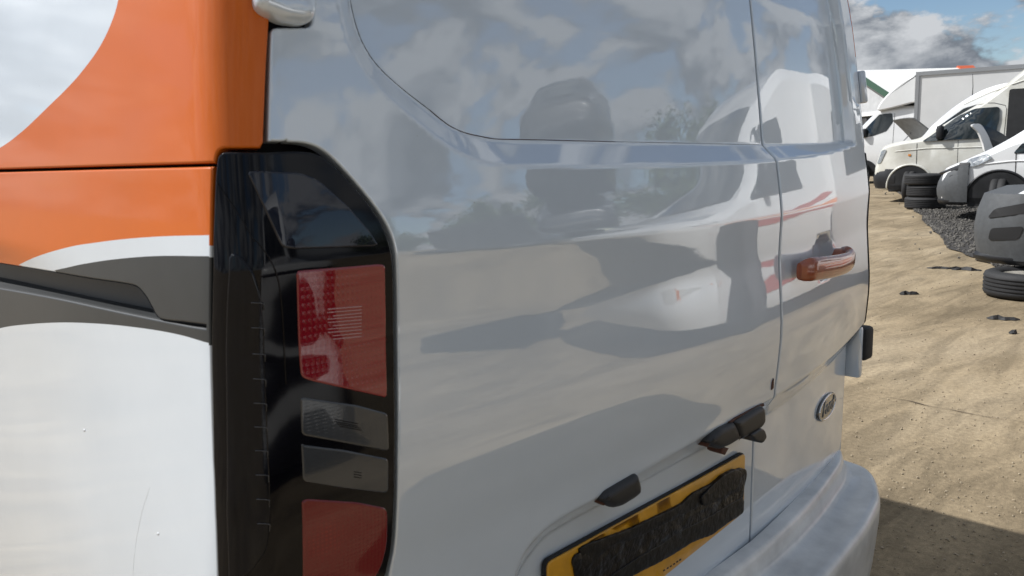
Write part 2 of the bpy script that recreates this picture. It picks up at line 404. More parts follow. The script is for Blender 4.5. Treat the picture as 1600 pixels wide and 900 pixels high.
def panel(name, O, mats, regions=(), parent=None, off=0., g=.012, fine=None, feats=(), rim=.0025, thick=.014, holes=(), crown=0., fn=None, edge_mat=None):
    """a body panel: outline O in (s, z), turned-in rounded edges; regions = [(polygon, material index)]; feats = lines that get a fine mesh"""
    mats = mats if isinstance(mats, list) else [mats]
    fn = fn or skin
    loops = [(O, 1)] + [(h, -1) for h in holes]
    pts = []; edges = []; rims = []
    for L, sg in loops:
        n = inward(L) * sg; A = L + n * rim; i0 = len(pts)
        pts += list(A); m = len(L); edges += [(i0 + k, i0 + (k + 1) % m) for k in range(m)]; rims.append((L, n, i0, m, A))
    def inside(Q):
        r = pip(Q, rims[0][4])
        for R in rims[1:]: r &= ~pip(Q, R[4])
        return r
    lo, hi = O.min(0), O.max(0)
    G = np.stack(np.meshgrid(np.arange(lo[0], hi[0], g), np.arange(lo[1], hi[1], g), indexing='ij'), -1).reshape(-1, 2)
    G = G + np.random.uniform(-.05, .05, G.shape) * g
    G = G[inside(G)]
    if fine:
        fs, reach = fine; H = np.stack(np.meshgrid(np.arange(lo[0], hi[0], fs), np.arange(lo[1], hi[1], fs), indexing='ij'), -1).reshape(-1, 2)
        keep = np.zeros(len(H), bool)
        for ft, cl in feats: keep |= segdist(H, ft, cl) < reach
        H = H[keep]; H = H[inside(H)] + np.random.uniform(-.05, .05, (int(inside(H).sum()), 2)) * fs
        kg = np.ones(len(G), bool)
        for ft, cl in feats: kg &= segdist(G, ft, cl) > reach
        G = np.vstack([G[kg], H])
    for L, n, i0, m, A in rims: G = G[segdist(G, A) > min(g, (fine[0] if fine else g)) * .45]
    for poly, _ in regions:
        G = G[segdist(G, poly) > .002]
        i0 = len(pts); m = len(poly); pts += list(poly); edges += [(i0 + k, i0 + (k + 1) % m) for k in range(m)]
    nb = len(pts); pts += list(G)
    r = delaunay_2d_cdt([Vector(p) for p in pts], edges, [], 0, 1e-6)
    V2 = np.array([tuple(v) for v in r[0]]); T = np.array([f for f in r[2] if len(f) == 3])
    c = V2[T].mean(1); k = inside(c); T = T[k]; c = c[k]
    mi = np.zeros(len(T), int)
    for poly, idx in regions: mi[pip(c, poly)] = idx
    omap = {}
    for i, ov in enumerate(r[3]):
        for o in ov: omap.setdefault(o, i)
    if crown:
        dd = np.min([segdist(V2, A) for *_, A in rims], 0); cr = crown * (1 - (1 - np.clip(dd / .02, 0, 1))**2)
    offs = off + (cr if crown else 0)
    base_fn = (lambda s, z: fn(s, z, off))
    V = fn(V2[:, 0], V2[:, 1], offs); N = NS * fd_normal(base_fn, V2[:, 0], V2[:, 1])
    Va = [V]; Na = [N]; Fa = [T]; Ma = [mi]; nv = len(V)
    # orientation
    tri = V[T[0]]; fl = np.dot(np.cross(tri[1] - tri[0], tri[2] - tri[0]), N[T[0, 0]]) < 0
    if fl: Fa[0] = T[:, ::-1]
    for L, n, i0, m, A in rims:
        top = [omap[i0 + k] for k in range(m)]
        e = .002; p0 = fn(L[:, 0], L[:, 1], off); nn = NS * fd_normal(base_fn, L[:, 0], L[:, 1])
        lat = fn(L[:, 0] - n[:, 0] * e, L[:, 1] - n[:, 1] * e, off) - p0; lat -= nn * np.sum(lat * nn, 1, keepdims=True)
        lat /= np.linalg.norm(lat, axis=1, keepdims=True) + 1e-12
        C1 = p0 - lat * rim * .30 - nn * rim * .30; C2 = p0 - nn * rim; C3 = p0 - nn * thick
        n1 = lat + nn; n1 /= np.linalg.norm(n1, axis=1, keepdims=True)
        rows = [np.array(top)]
        for C, q in ((C1, n1), (C2, lat), (C3, lat)):
            rows.append(np.arange(nv, nv + m)); Va.append(C); Na.append(q); nv += m
        topm = np.zeros(m, int)
        if regions:
            for poly, idx in regions: topm[pip(L + n * rim * 1.2, poly)] = idx
        # shared top ring gets its own slightly tilted normal through the blend
        for a, b in zip(rows[:-1], rows[1:]):
            for k in range(m):
                k2 = (k + 1) % m; f = (a[k], a[k2], b[k2], b[k])
                Fa.append(np.array([f[:3], (f[0], f[2], f[3])])); Ma.append(np.array([topm[k]] * 2) if edge_mat is None else np.array([edge_mat] * 2))
    V = np.vstack(Va); N = np.vstack(Na); Fc = np.vstack(Fa); mi = np.concatenate(Ma)
    # make every face agree with its vertex normals
    fn_ = np.cross(V[Fc[:, 1]] - V[Fc[:, 0]], V[Fc[:, 2]] - V[Fc[:, 0]]); s_ = np.einsum('ij,ij->i', fn_, N[Fc].mean(1)) < 0
    Fc[s_] = Fc[s_][:, ::-1]
    area = np.linalg.norm(fn_, axis=1); ok = area > 1e-12
    return mesh_n(name, V, Fc[ok], N, mats, mi[ok], parent)
def pad(name, O, h, bev, m, parent=None, base_off=0., n=5, g=.01, fn=None, flat=None):
    """a raised solid with rounded shoulders standing on the skin: outline O in (s, z), height h (number or function of the points)"""
    fn = fn or skin; inn = inward(O); rings = []
    hh = (lambda P: np.full(len(P), h)) if not callable(h) else h
    rings.append((O, np.full(len(O), base_off - .004)))
    for t in np.linspace(0, math.pi / 2, n):
        Q = O + inn * bev * (1 - math.cos(t)); rings.append((Q, base_off + np.maximum(hh(Q) - bev, 0) + bev * math.sin(t)))
    m_ = len(O); V = []; Fc = []
    for Q, z in rings: V.append(fn(Q[:, 0], Q[:, 1], z))
    for i in range(len(rings) - 1):
        for k in range(m_): k2 = (k + 1) % m_; Fc.append((i * m_ + k, i * m_ + k2, (i + 1) * m_ + k2, (i + 1) * m_ + k))
    A = rings[-1][0]; lo, hi = A.min(0), A.max(0)
    G = np.stack(np.meshgrid(np.arange(lo[0], hi[0], g), np.arange(lo[1], hi[1], g), indexing='ij'), -1).reshape(-1, 2)
    G = G[pip(G, A)] if len(G) else G
    if len(G): G = G[segdist(G, A) > g * .4]
    r = delaunay_2d_cdt([Vector(p) for p in list(A) + list(G)], [(k, (k + 1) % m_) for k in range(m_)], [], 0, 1e-7)
    V2 = np.array([tuple(v) for v in r[0]]); T = [f for f in r[2] if pip(V2[list(f)].mean(0)[None], A)[0]]
    n0 = len(rings) * m_; V.append(fn(V2[:, 0], V2[:, 1], base_off + hh(V2))); Fc += [tuple(i + n0 for i in f) for f in T]
    V = np.vstack(V); me = bpy.data.meshes.new(name); me.from_pydata([tuple(p) for p in V - VO], [], Fc); me.update()
    bm = bmesh.new(); bm.from_mesh(me); bmesh.ops.remove_doubles(bm, verts=bm.verts[:], dist=1e-6); bmesh.ops.recalc_face_normals(bm, faces=bm.faces[:]); bm.to_mesh(me); bm.free()
    me.polygons.foreach_set('use_smooth', [True] * len(me.polygons)); me.set_sharp_from_angle(angle=math.radians(50))
    return link(name, me, m, parent or VAN)
def tubes(name, paths, r, m, parent=None):
    b = MB()
    for p in paths: b.tube([tuple(q) for q in (np.asarray(p) - VO)], r, 6)
    return b.build(name, m, parent or VAN, smooth=True)
def skin_line(px, off=0., n=6, side=None):
    q = unproj(px, off, side=side); q = spline(q, n) if len(q) > 2 else np.linspace(q[0], q[1], 12); return skin(q[:, 0], q[:, 1], off)

# ------------------------------------------------------------------ lens materials with moulded optics (glow round a spot painted into the colour)
def lens_mat(name, dark, bright, spot, rad, pitch, rough=.06, ior=1.4):
    m = mat(name, dark, rough, coat=1, coat_rough=.02, ior=1.4)
    m.node_tree.nodes['Principled BSDF'].inputs['Coat IOR'].default_value = ior; nt = m.node_tree; N = nt.nodes.new; L = nt.links.new
    b = nt.nodes['Principled BSDF']; tc = N('ShaderNodeTexCoord')
    def wave(ax, sc, ph=0.):
        n = N('ShaderNodeTexWave'); n.bands_direction = ax; n.inputs['Scale'].default_value = sc; n.inputs['Phase Offset'].default_value = ph
        n.inputs['Distortion'].default_value = 0; L(tc.outputs['Object'], n.inputs[0]); return n.outputs['Fac']
    def M(op, a, c):
        n = N('ShaderNodeMath'); n.operation = op
        for i, v in enumerate((a, c)):
            if isinstance(v, (int, float)): n.inputs[i].default_value = v
            else: L(v, n.inputs[i])
        return n.outputs[0]
    g = M('MULTIPLY', wave('X', pitch[0]), wave('Z', pitch[1]))
    d = N('ShaderNodeVectorMath'); d.operation = 'DISTANCE'; d.inputs[1].default_value = spot; L(tc.outputs['Object'], d.inputs[0])
    mr = N('ShaderNodeMapRange'); mr.interpolation_type = 'SMOOTHSTEP'; mr.inputs[1].default_value = rad; mr.inputs[2].default_value = rad * .15; L(d.outputs['Value'], mr.inputs[0])
    nz = N('ShaderNodeTexNoise'); nz.inputs['Scale'].default_value = 90; L(tc.outputs['Object'], nz.inputs['Vector'])
    fac = M('MULTIPLY', M('MULTIPLY', g, mr.outputs[0]), M('MULTIPLY', nz.outputs[0], 1.8))
    mx = N('ShaderNodeMix'); mx.data_type = 'RGBA'; mx.inputs[6].default_value = (*dark, 1); mx.inputs[7].default_value = (*bright, 1)
    L(fac, mx.inputs[0]); L(mx.outputs[2], b.inputs['Base Color'])
    bp = N('ShaderNodeBump'); bp.inputs['Strength'].default_value = .10 if ior > 1.5 or dark[0] > .1 else .03; bp.inputs['Distance'].default_value = .001; L(g, bp.inputs['Height']); L(bp.outputs[0], b.inputs['Normal'])
    return m

# ---- side: upper quarter panel
def uz(px, off=0., side=None): return unproj(px, off, side=side)
FRONT = -3.72
a_r = uz([(425, -30), (423.5, 0), (421, 36), (417, 100), (414, 170), (412, 222)])
a_b = uz([(411, 231), (349, 231.5), (341, 235), (337.5, 243), (335.5, 254)])
a_s = uz([(335.5, 254.5), (200, 258.5), (0, 264)])
A = np.vstack([[(FRONT, 1.86), (a_r[0, 0] + .012, 1.86)], a_r, round_poly(a_b, .004)[3:-3], a_s, [(FRONT, a_s[-1, 1])]])
A = dens(A, .012)
wb = uz([(188, -30), (184, 3), (176, 30), (163, 60), (146, 88), (115, 127), (75, 167), (35, 205), (0, 231), (-60, 262), (-120, 285)])
white_top = np.vstack([[(wb[0, 0] + .02, 1.7), (wb[0, 0] + .1, 1.95), (FRONT - .1, 1.95), (FRONT - .1, wb[-1, 1])], spline(wb, 6)[::-1]])
panel('quarter_panel', A, [ORANGE, WHITES], [(white_top, 1)], g=.02, fine=(.009, .30), feats=[(np.array([(-.35, 1.4), (0, 1.4)]), False)])
# ---- side: lower quarter panel with the sliding door rail slot
b_t = uz([(332.5, 260), (200, 263.5), (0, 269)])
b_r = uz([(332, 262), (330, 330), (328.5, 420), (328, 500), (329.5, 560), (331.5, 640), (334, 720), (337, 800), (341, 905)])
WY, WZ, WR = 1.835, .55, .39                                   # rear wheel
s_w = -(WY - y_rear(XL + CR) - CR) - .66 + .64                 # wheel centre along s (roughly y - yc)
s_w = float(np.interp(-WY, -SQ[:2000 + 2500, 1][::1], SS[:4500]))
arch = [(s_w + WR * math.cos(t), WZ + WR * math.sin(t)) for t in np.linspace(-.4, math.pi + .4, 30)]
B = np.vstack([b_r[:], [(b_r[-1, 0], .47), (b_r[-1, 0] - .05, .30)], arch, [(FRONT, .30), (FRONT, b_t[-1, 1])], b_t[::-1]])
B = dens(B, .012)
sl_t = uz([(-60, 402), (0, 412), (80, 425), (150, 437), (200, 444.5), (215, 449.5), (228, 464), (237, 480), (244, 493), (251, 499.5), (290, 504.5), (322, 508.5)])
sl_b = uz([(322, 512.5), (290, 507.5), (200, 489.5), (100, 468), (0, 450), (-60, 440)])
S_END = -2.2
ext = lambda p, q, s: p[1] + (q[1] - p[1]) * .25 * (s - p[0]) / (q[0] - p[0])
st_ = spline(sl_t, 6); sb_ = spline(sl_b, 6)
SL = np.vstack([[(S_END, st_[0, 1] + .01)], st_, sb_, [(S_END, sb_[-1, 1] + .01)]]); SL = dens(SL, .012)
orb = uz([(-200, 470), (0, 427), (25, 416), (60, 400), (110, 385.5), (150, 379), (200, 373), (260, 369), (345, 366.5)])
org_poly = np.vstack([[(FRONT - .1, orb[0, 1])], spline(orb, 6), [(orb[-1, 0] + .05, 1.4), (FRONT - .1, 1.4)]])
dk_t = uz([(60, 431), (75, 425), (105, 418), (130, 412.5), (180, 405), (245, 400), (345, 399.5)])
dk_b = uz([(345, 541), (328, 536.5), (280, 523), (220, 512.5), (150, 505.5), (90, 504), (30, 508), (0, 513), (-200, 560)])
dk_l = uz([(-200, 480), (0, 448), (30, 452)])
dark_poly = np.vstack([spline(dk_t, 6), spline(dk_b, 6), dk_l])
panel('side_panel', B, [WHITES, ORANGE, GREYV], [(org_poly, 1), (dark_poly, 2)], g=.022, fine=(.009, .30), feats=[(np.array([(-.45, .9), (0, .9)]), False), (np.array([(-.5, 1.12), (-.05, 1.12)]), False), (np.array([(-.45, .65), (0, .65)]), False)], holes=[SL])
# rail slot: ceiling, back wall and the ledge
led = uz([(-60, 424), (0, 434), (50, 444.5), (100, 455.5), (160, 468.5), (235, 484.5), (256, 500.5), (290, 506), (322, 510.5)], -.03)
ss = np.r_[np.linspace(S_END, sl_t[0, 0], 12)[:-1], np.linspace(sl_t[0, 0], sl_t[-1, 0], 70)]
def lin(P, s): o = np.argsort(P[:, 0]); return np.interp(s, P[o, 0], P[o, 1])
T0, LB, LE = lin(np.vstack([[(S_END, st_[0, 1] + .01)], st_]), ss), lin(led, ss), lin(np.vstack([sb_, [(S_END, sb_[-1, 1] + .01)]]), ss)
LB = np.clip(LB, LE + .0005, T0 - .0005)
dep = .034
rows = [(T0, 0.0), (T0 - .001, -.012), (T0 - .001, -dep), (LB, -dep), (LB - .001, -dep + .002), (LE + .001, -.004), (LE - .0005, -.001)]
V = np.vstack([skin(ss, z, np.full(len(ss), o)) for z, o in rows]); n = len(ss); Fc = []; mi = []
for i in range(len(rows) - 1):
    for k in range(n - 1): Fc.append((i * n + k, i * n + k + 1, (i + 1) * n + k + 1, (i + 1) * n + k)); mi.append(0 if i < 3 else 1)
slot = pydata('rail_slot', V, Fc, [PLAST, GREYV], VAN, smooth=True, org=VO, sharp=35)
slot.data.polygons.foreach_set('material_index', mi)
# wheel arch lip
tubes('arch_lip', [skin(np.array([p[0] for p in arch]), np.array([p[1] for p in arch]), np.full(len(arch), .002))], .008, WHITE)

# ---- rear doors
ld_l = uz([(605, 920), (610, 890), (616, 860), (619.5, 820), (622, 720), (622.5, 620), (621.5, 500), (619, 405), (612.5, 370), (596, 337), (560, 290), (521, 248), (500, 232), (478, 224), (450, 221.5), (419, 220.5)])
ld_t = uz([(419, 219), (424, 43), (487, 42.5), (491.5, 0), (497, -60)])
LD = np.vstack([[(ld_l[0, 0] - .002, .47)], spline(ld_l[:-1], 4), round_poly(np.vstack([ld_l[-2:], ld_t]), .006, 5)[2:], [(ld_t[-1, 0] + .02, 1.5), (ld_t[-1, 0] + .03, 1.85), (SG - .0035, 1.85), (SG - .0035, .47)]])
LD = dens(LD, .008)
crl = np.stack([np.linspace(.05, 1.7, 60), _k(np.linspace(.05, 1.7, 60))], 1)
FE = [(crl, False), (W_OUT, True), (W_IN, True), (P_OUT, True), (P_IN, True)]
DOOR = panel('rear_door', LD, WHITE, g=.010, fine=(.0038, .012), feats=FE)
SRD = s_of_x(1.89)
RD = np.vstack([[(SG + .0035, .47), (SG + .0035, 1.85), (SRD - .03, 1.85), (SRD - .004, 1.6), (SRD, 1.4), (SRD, .52), (SRD - .02, .48)]]); RD = dens(RD, .008)
DOOR2 = panel('rear_door', RD, WHITE, g=.010, fine=(.0045, .014), feats=FE)

# ---- right rear corner: pillar, lamp, far side
pil = dens(np.array([(SRD + .006, 1.215), (SRD + .006, 1.4), (SRD + .002, 1.6), (SRD - .02, 1.86), (SRD + .45, 1.86), (SRD + .45, 1.215)]), .012)
panel('corner_pillar', pil, [WHITE, ORANGE], [(np.array([(SRD - .2, 1.405), (SRD + .6, 1.405), (SRD + .6, 2), (SRD - .2, 2)]), 1)], g=.02)
tl2 = round_poly(np.array([(SRD + .006, .76), (SRD + .006, 1.205), (SRD + .10, 1.205), (SRD + .10, .76)]), .01)
TL2 = panel('tail_light', dens(tl2, .012), GLOSSB, g=.02, off=.002); TL2['label'] = 'dark tail light edge on the far rear corner'
low = dens(np.array([(SRD + .006, .50), (SRD + .006, .75), (SRD + .108, .75), (SRD + .108, 1.207), (SRD + .45, 1.207), (SRD + .45, .40), (SRD + .1, .40)]), .02)
panel('corner_panel', low, WHITE, g=.03)
SE = float(SS[-1]) - .85
far = dens(np.array([(SRD + .458, .32), (SRD + .458, 1.86), (SE, 1.86), (SE, .32)]), .04)
panel('far_side_panel', far, WHITE, g=.08)

# ---- inner shell, roof, cab, floor
sg = np.r_[np.linspace(FRONT - .02, -.2, 30), np.linspace(-.15, .3, 40), np.linspace(.33, 1.5, 40), np.linspace(1.52, SRD + .4, 30), np.linspace(SRD + .5, SE + .02, 20)]
zg = np.r_[np.linspace(.34, 1.85, 34)]
V = np.vstack([base(sg, np.full(len(sg), z)) - base_n(sg, np.full(len(sg), z)) * .056 for z in zg]); n = len(sg)
Fc = [(i * n + k, i * n + k + 1, (i + 1) * n + k + 1, (i + 1) * n + k) for i in range(len(zg) - 1) for k in range(n - 1)]
pydata('inner_shell', V, Fc, BLACK, VAN, org=VO)  # black sheet behind the panels, stands in for shade in their gaps
ring = base(sg, np.full(len(sg), 1.858)); xc = 1.14; rows = []
ring0 = base(sg, np.full(len(sg), 1.83)) - base_n(sg, np.full(len(sg), 1.83)) * .02
rows.append(ring0)
for k in np.linspace(0, 1, 9):
    R = ring.copy(); R[:, 0] = xc + (ring[:, 0] - xc) * (1 - .62 * k); R[:, 1] = ring[:, 1] + (3. - ring[:, 1]) * .10 * k * (ring[:, 1] < 3); R[:, 2] = 1.858 + .115 * math.sin(k * math.pi / 2); rows.append(R)
V = np.vstack(rows); Fc = [(i * n + k, i * n + k + 1, (i + 1) * n + k + 1, (i + 1) * n + k) for i in range(len(rows) - 1) for k in range(n - 1)]
m0 = (len(rows) - 1) * n
for k in range(n // 2 - 1): Fc.append((m0 + k, m0 + k + 1, m0 + n - 2 - k, m0 + n - 1 - k))
pydata('roof', V, Fc, WHITE, VAN, org=VO, sharp=60)
YF = float(np.interp(FRONT, SS, SQ[:, 1])) + .66
b = MB()
st = [(YF, 1.955, .80), (YF + .35, 1.86, .78), (YF + .62, 1.62, .78), (YF + .92, 1.26, .80), (YF + 1.02, 1.16, .80), (YF + 1.40, 1.00, .76), (YF + 1.52, .80, .72), (YF + 1.56, .45, .68), (YF + 1.5, .28, .66)]
V = []
for y, zt, w in st: V += [(xc - w, y, .28), (xc - w - .04, y, min(.9, zt - .05)), (xc - w + .02, y, zt - .12 if zt > .6 else zt - .05), (xc - w + .12, y, zt - .01), (xc, y, zt), (xc + w - .12, y, zt - .01), (xc + w - .02, y, zt - .12 if zt > .6 else zt - .05), (xc + w + .04, y, min(.9, zt - .05)), (xc + w, y, .28)]
Fc = [(i * 9 + k, i * 9 + k + 1, (i + 1) * 9 + k + 1, (i + 1) * 9 + k) for i in range(len(st) - 1) for k in range(8)]
pydata('cab', V, Fc, WHITE, VAN, org=VO, sharp=40)
V = []
for y, zt, w in (st[1], st[2], st[3]): V += [(xc - w + .10, y, zt + .006), (xc, y, zt + .016), (xc + w - .10, y, zt + .006)]
pydata('windscreen', V, [(0, 1, 4, 3), (1, 2, 5, 4), (3, 4, 7, 6), (4, 5, 8, 7)], GLASS, VAN, org=VO)
b.box((xc - .72 - VO[0], .85 - VO[1], .30), (xc + .72 - VO[0], YF + 1.3 - VO[1], .36)); b.build('floor_pan', BLACK, VAN)
def wheel(name, c, r=.335, w=.215, axis='x', parent=None, hub=STEEL, org=(0, 0, 0)):
    b = MB(); h = w / 2; c = tuple(np.subtract(c, org))
    b.lathe([(r * .62, -h * .82), (r * .72, -h * .98), (r * .90, -h), (r * .975, -h * .84), (r, -h * .6), (r, -.012), (r - .008, -.008), (r - .008, .008), (r, .012), (r, h * .6), (r * .975, h * .84), (r * .90, h), (r * .72, h * .98), (r * .62, h * .82)], c, axis, 48)
    t = b.build(name, RUBBER, parent, smooth=True)
    b = MB(); b.lathe([(.001, h * .45), (r * .20, h * .47), (r * .22, h * .30), (r * .42, h * .22), (r * .52, h * .55), (r * .62, h * .80), (r * .62, -h * .8), (r * .5, -h * .6), (.001, -h * .3)], c, axis, 32, closed=False)
    b.build('hub', hub, t, smooth=True, sharp=40); return t
for yy in (WY, YF + .62):
    for sx in (-1, 1): wheel('wheel', (xc + sx * .71, yy, .335), parent=VAN, org=VO)

# ---- left tail light
th = uz([(342, 940), (341, 900), (337.5, 800), (334.5, 720), (332.5, 600), (332, 500), (333.5, 400), (335.5, 320), (338, 262), (341, 244), (349, 237), (415, 237.5), (466, 236), (492, 240), (513, 252), (552, 291), (588, 337), (605, 371), (612.5, 405), (615, 500), (616.5, 620), (616.5, 720), (614, 820), (610, 862), (603, 895), (590, 925), (560, 940)])
TH = dens(np.vstack([spline(th[4:9], 5)[:-1], round_poly(th[8:12], .006)[3:-3], spline(th[11:-2], 5), round_poly(th[-3:], .02)[4:-4], round_poly(np.vstack([th[-2:], th[:2]]), .01)[4:-5], th[1:4]]), .007)
TL = panel('tail_light', TH, GLOSSB, g=.011, off=.0015); TL['label'] = 'tall black tail light with red and smoked lenses at the near rear corner'
RED = lens_mat('red_lens', (.20, .001, .008), (.75, .02, .012), (.412 - VO[0], .70 - VO[1], 1.015), .045, (60, 42), ior=1.65)
RED2 = lens_mat('red_lens_low', (.14, .001, .004), (.9, .03, .012), (.415 - VO[0], .70 - VO[1], .865), .055, (70, 75))
CLEAR = lens_mat('clear_lens', (.040, .043, .047), (.058, .062, .066), (.43 - VO[0], .70 - VO[1], .93), .05, (38, 90), rough=.10)
SMOKE = mat('smoked_lens', (.010, .012, .022), .03, coat=.4, coat_rough=.01, ior=1.42, noise=(14, .5))
DARKL = mat('dark_light_guide', (.004, .005, .009), .10, ior=1.35, noise=(40, .4), bump=(220, .12, .0006))
def lens(name, px, m, off=.003, r=.006, crown=0., rim=.0022, side=None, lab=None):
    q = uz(px, off, side=side); O = dens(round_poly(q, r, 6), .004)
    o = panel(name, O, m, parent=TL, off=off, g=.006, rim=rim, thick=.004, crown=crown)
    if lab: o['label'] = lab
    return o
for o in (TL,): pass
def fixorg(o):                                           # children of a part share the van's origin already
    return o
lens('lens', [(464, 428), (467, 423), (592, 412.5), (603, 414), (604.5, 500), (606, 610), (605, 622), (560, 612), (488, 596), (471, 590)], RED, r=.010, crown=.0012, lab='upper red lens')
lens('lens', [(470, 624), (474, 620.5), (560, 633), (607, 646), (609, 703), (604, 705), (540, 693), (472, 680.5)], CLEAR, r=.005, crown=.0008, lab='upper clear lens')
lens('lens', [(471, 693), (475, 695), (540, 703), (608, 717), (608, 768), (600, 771), (540, 764), (474, 753)], CLEAR, r=.005, crown=.0008, lab='lower clear lens')
lens('lens', [(472, 784), (480, 779.5), (560, 785), (604, 794), (607, 806), (606, 850), (598, 885), (580, 915), (560, 925), (474, 918)], RED2, r=.008, crown=.0012, lab='lower red lens')
lens('lens', [(384, 266), (430, 267), (470, 269), (498, 280), (545, 322), (580, 362), (592, 382), (585, 386), (460, 390), (441, 386), (434, 373)], SMOKE, r=.006, crown=.0006, lab='dark smoked upper window of the lamp')
lens('lens', [(356, 402), (363, 395), (377, 400), (396, 424), (408, 460), (414, 520), (417, 620), (421, 720), (424, 810), (418, 860), (395, 892), (356, 915), (352, 800), (352, 600), (353, 470)], DARKL, r=.006, lab='dark side lens with a light guide')
GUIDE = mat('guide_edge', (.035, .037, .042), .2, coat=.5)
for y in (473, 512, 553, 592, 630, 667, 704, 742, 780, 818):
    x = 392 + (y - 470) * .028; q = uz([(x, y), (x + 14, y + .5), (x + 20, y + 1.5), (x + 20, y + 12)], .0036)
    b = MB(); b.tube([tuple(p - VO) for p in skin(q[:, 0], q[:, 1], np.full(4, .0036))], .0005, 5); b.build('light_guide_step', GUIDE, TL, smooth=True)
PINK = mat('reflector_rib', (.46, .26, .26), .2, coat=1)
for i in range(10):
    y = 481 + i * 5.2; x0 = 512 if i in (0, 1, 3, 4, 6, 7) else 520
    tubes('reflector_rib', [skin_line([(x0, y + 2.2), (565, y - 2.2)], .0042)], .00042, PINK, TL)
for y0, x0 in ((655, 523), (658.5, 523), (662, 527), (665.5, 530), (737, 553), (741, 553), (745, 553)):
    tubes('lens_rib', [skin_line([(x0, y0), (x0 + (36 if y0 < 700 else 12), y0 + (7 if y0 < 700 else 2))], .0036)], .0005, GLOSSB, TL)
# bright mould line down the fold of the lamp
tubes('mould_line', [skin_line([(338, 285), (352, 305), (375, 338), (398, 378)], .0018), skin_line([(398, 372), (425, 410), (437, 450), (443, 520), (447, 600)], .0018)], .0006, GLOSSB, TL)

# ---- hinges
hg = uz([(395, -70), (396, 0), (399, 11), (409, 20), (428, 28), (443, 34), (470, 38), (481, 36.5), (487, 30), (490, 18), (491, -70)], .008)
pad('hinge', dens(round_poly(hg, .006), .006), .020, .010, WHITE, g=.012)['label'] = 'upper near side hinge'
def corner_box(name, z0, z1, s0, s1, o0, o1, m, bev):
    b = MB(); b.box((s0, o0, z0), (s1, o1, z1), bev); P = np.array(b.v)
    Q = skin(P[:, 0], P[:, 2], P[:, 1]); b.v = [tuple(q - VO) for q in Q]
    return b.build(name, m, VAN, sharp=40)
h2 = corner_box('hinge', 1.312, 1.382, SRD + .012, SRD + .055, .0, .016, WHITE, .005); h2['label'] = 'upper far side hinge'
hq = base(np.array([SRD + .03]), np.array([.74]))[0] - VO
m_ = MB(); m_.box((hq[0] - .012, hq[1] - .004, .675), (hq[0] + .010, hq[1] + .05, .800), .008); h3 = m_.build('hinge', WHITE, VAN, sharp=40); h3['label'] = 'lower far side hinge'
m_ = MB(); m_.box((hq[0] + .004, hq[1] - .012, .715), (hq[0] + .052, hq[1] + .045, .795), .009); m_.build('hinge_buffer', RUBBER, VAN, sharp=40)
# ---- door handle (far door)
hp = uz([(1253, 424), (1258, 421), (1272, 417), (1290, 411), (1306, 405), (1317, 399), (1322, 394)], .02, side='rear')
pth = spline(hp, 8); n = len(pth); t = np.linspace(0, 1, n); off = .004 + .034 * np.sin(np.pi * np.clip(t * .93 + .04, 0, 1))**.55
V = []; K = 18
e = .002
for i in range(n):
    s, z = pth[i]; c = skin(np.array([s]), np.array([z]), np.array([0.]))[0]; bn = base_n(np.array([s]), np.array([z]))[0]
    c = base(np.array([s]), np.array([z]))[0] + bn * off[i]
    hw = .0215 * (1 - abs(2 * t[i] - 1)**6 * .35) * (1.06 - .28 * t[i]); hd = .0095 * (1 - abs(2 * t[i] - 1)**8 * .5)
    for k in range(K):
        a = 2 * math.pi * k / K; ca, sa = math.cos(a), math.sin(a)
        V.append(c + np.array([0, 0, 1]) * hw * np.sign(ca) * abs(ca)**.75 + bn * hd * np.sign(sa) * abs(sa)**.85)
Fc = [(i * K + k, i * K + (k + 1) % K, (i + 1) * K + (k + 1) % K, (i + 1) * K + k) for i in range(n - 1) for k in range(K)] + [tuple(range(K)), tuple(range((n - 1) * K, n * K))]
ORH = mat('orange_handle_paint', (.34, .070, .019), .28, coat=1, coat_rough=.05, noise=(60, .35))
hnd = pydata('door_handle', V, Fc, ORH, DOOR2, org=VO, sharp=60)
# handle mount at the far end and lock flap below
fnb = lambda s, z, off=0.: base(s, z) + base_n(s, z) * (np.asarray(off)[..., None] if np.ndim(off) else off)
mq = uz([(1306, 398), (1312, 388), (1321, 386), (1326, 394), (1325, 412), (1318, 420), (1310, 414)], .01, side='rear')
pad('handle_mount', dens(round_poly(mq, .008), .005), .026, .008, ORH, DOOR2, fn=fnb, g=.008)

# ---- badge: dark oval, chrome ring, script
bc = uz([(1290, 635)], 0, side='rear')[0]; ax = uz([(1278, 640), (1290, 611)], 0, side='rear')
BA, BB = .070, .0285
ell = lambda k, n=40: np.array([(bc[0] + BA * k * math.cos(t), bc[1] + BB * k * math.sin(t)) for t in np.linspace(0, 2 * math.pi, n, endpoint=False)])
BADGE = pad('badge', ell(1), .005, .003, mat('badge_dark', (.02, .022, .026), .25, coat=1), DOOR2, g=.006)
q = ell(.90); tubes('badge_ring', [np.vstack([skin(q[:, 0], q[:, 1], .0048), skin(q[:2, 0], q[:2, 1], .0048)])], .0018, CHROME, BADGE)
cu = bpy.data.curves.new('badge_script', 'FONT'); cu.body = 'Ford'; cu.size = .046; cu.shear = .35; cu.extrude = .0012; cu.align_x = 'CENTER'; cu.align_y = 'CENTER'; cu.resolution_u = 3
to = bpy.data.objects.new('tmp', cu); COL.objects.link(to); dg = bpy.context.evaluated_depsgraph_get(); dg.update()
tm = bpy.data.meshes.new_from_object(to.evaluated_get(dg)); bpy.data.objects.remove(to)
P = np.array([v.co[:] for v in tm.vertices]); Q = skin(bc[0] + P[:, 0] * .95, bc[1] + P[:, 1], .0055 + P[:, 2])
for v, p in zip(tm.vertices, Q - VO): v.co = p
tm.name = 'badge_script'; link('badge_script', tm, mat('badge_metal', (.30, .31, .32), .35, metal=.9), BADGE)

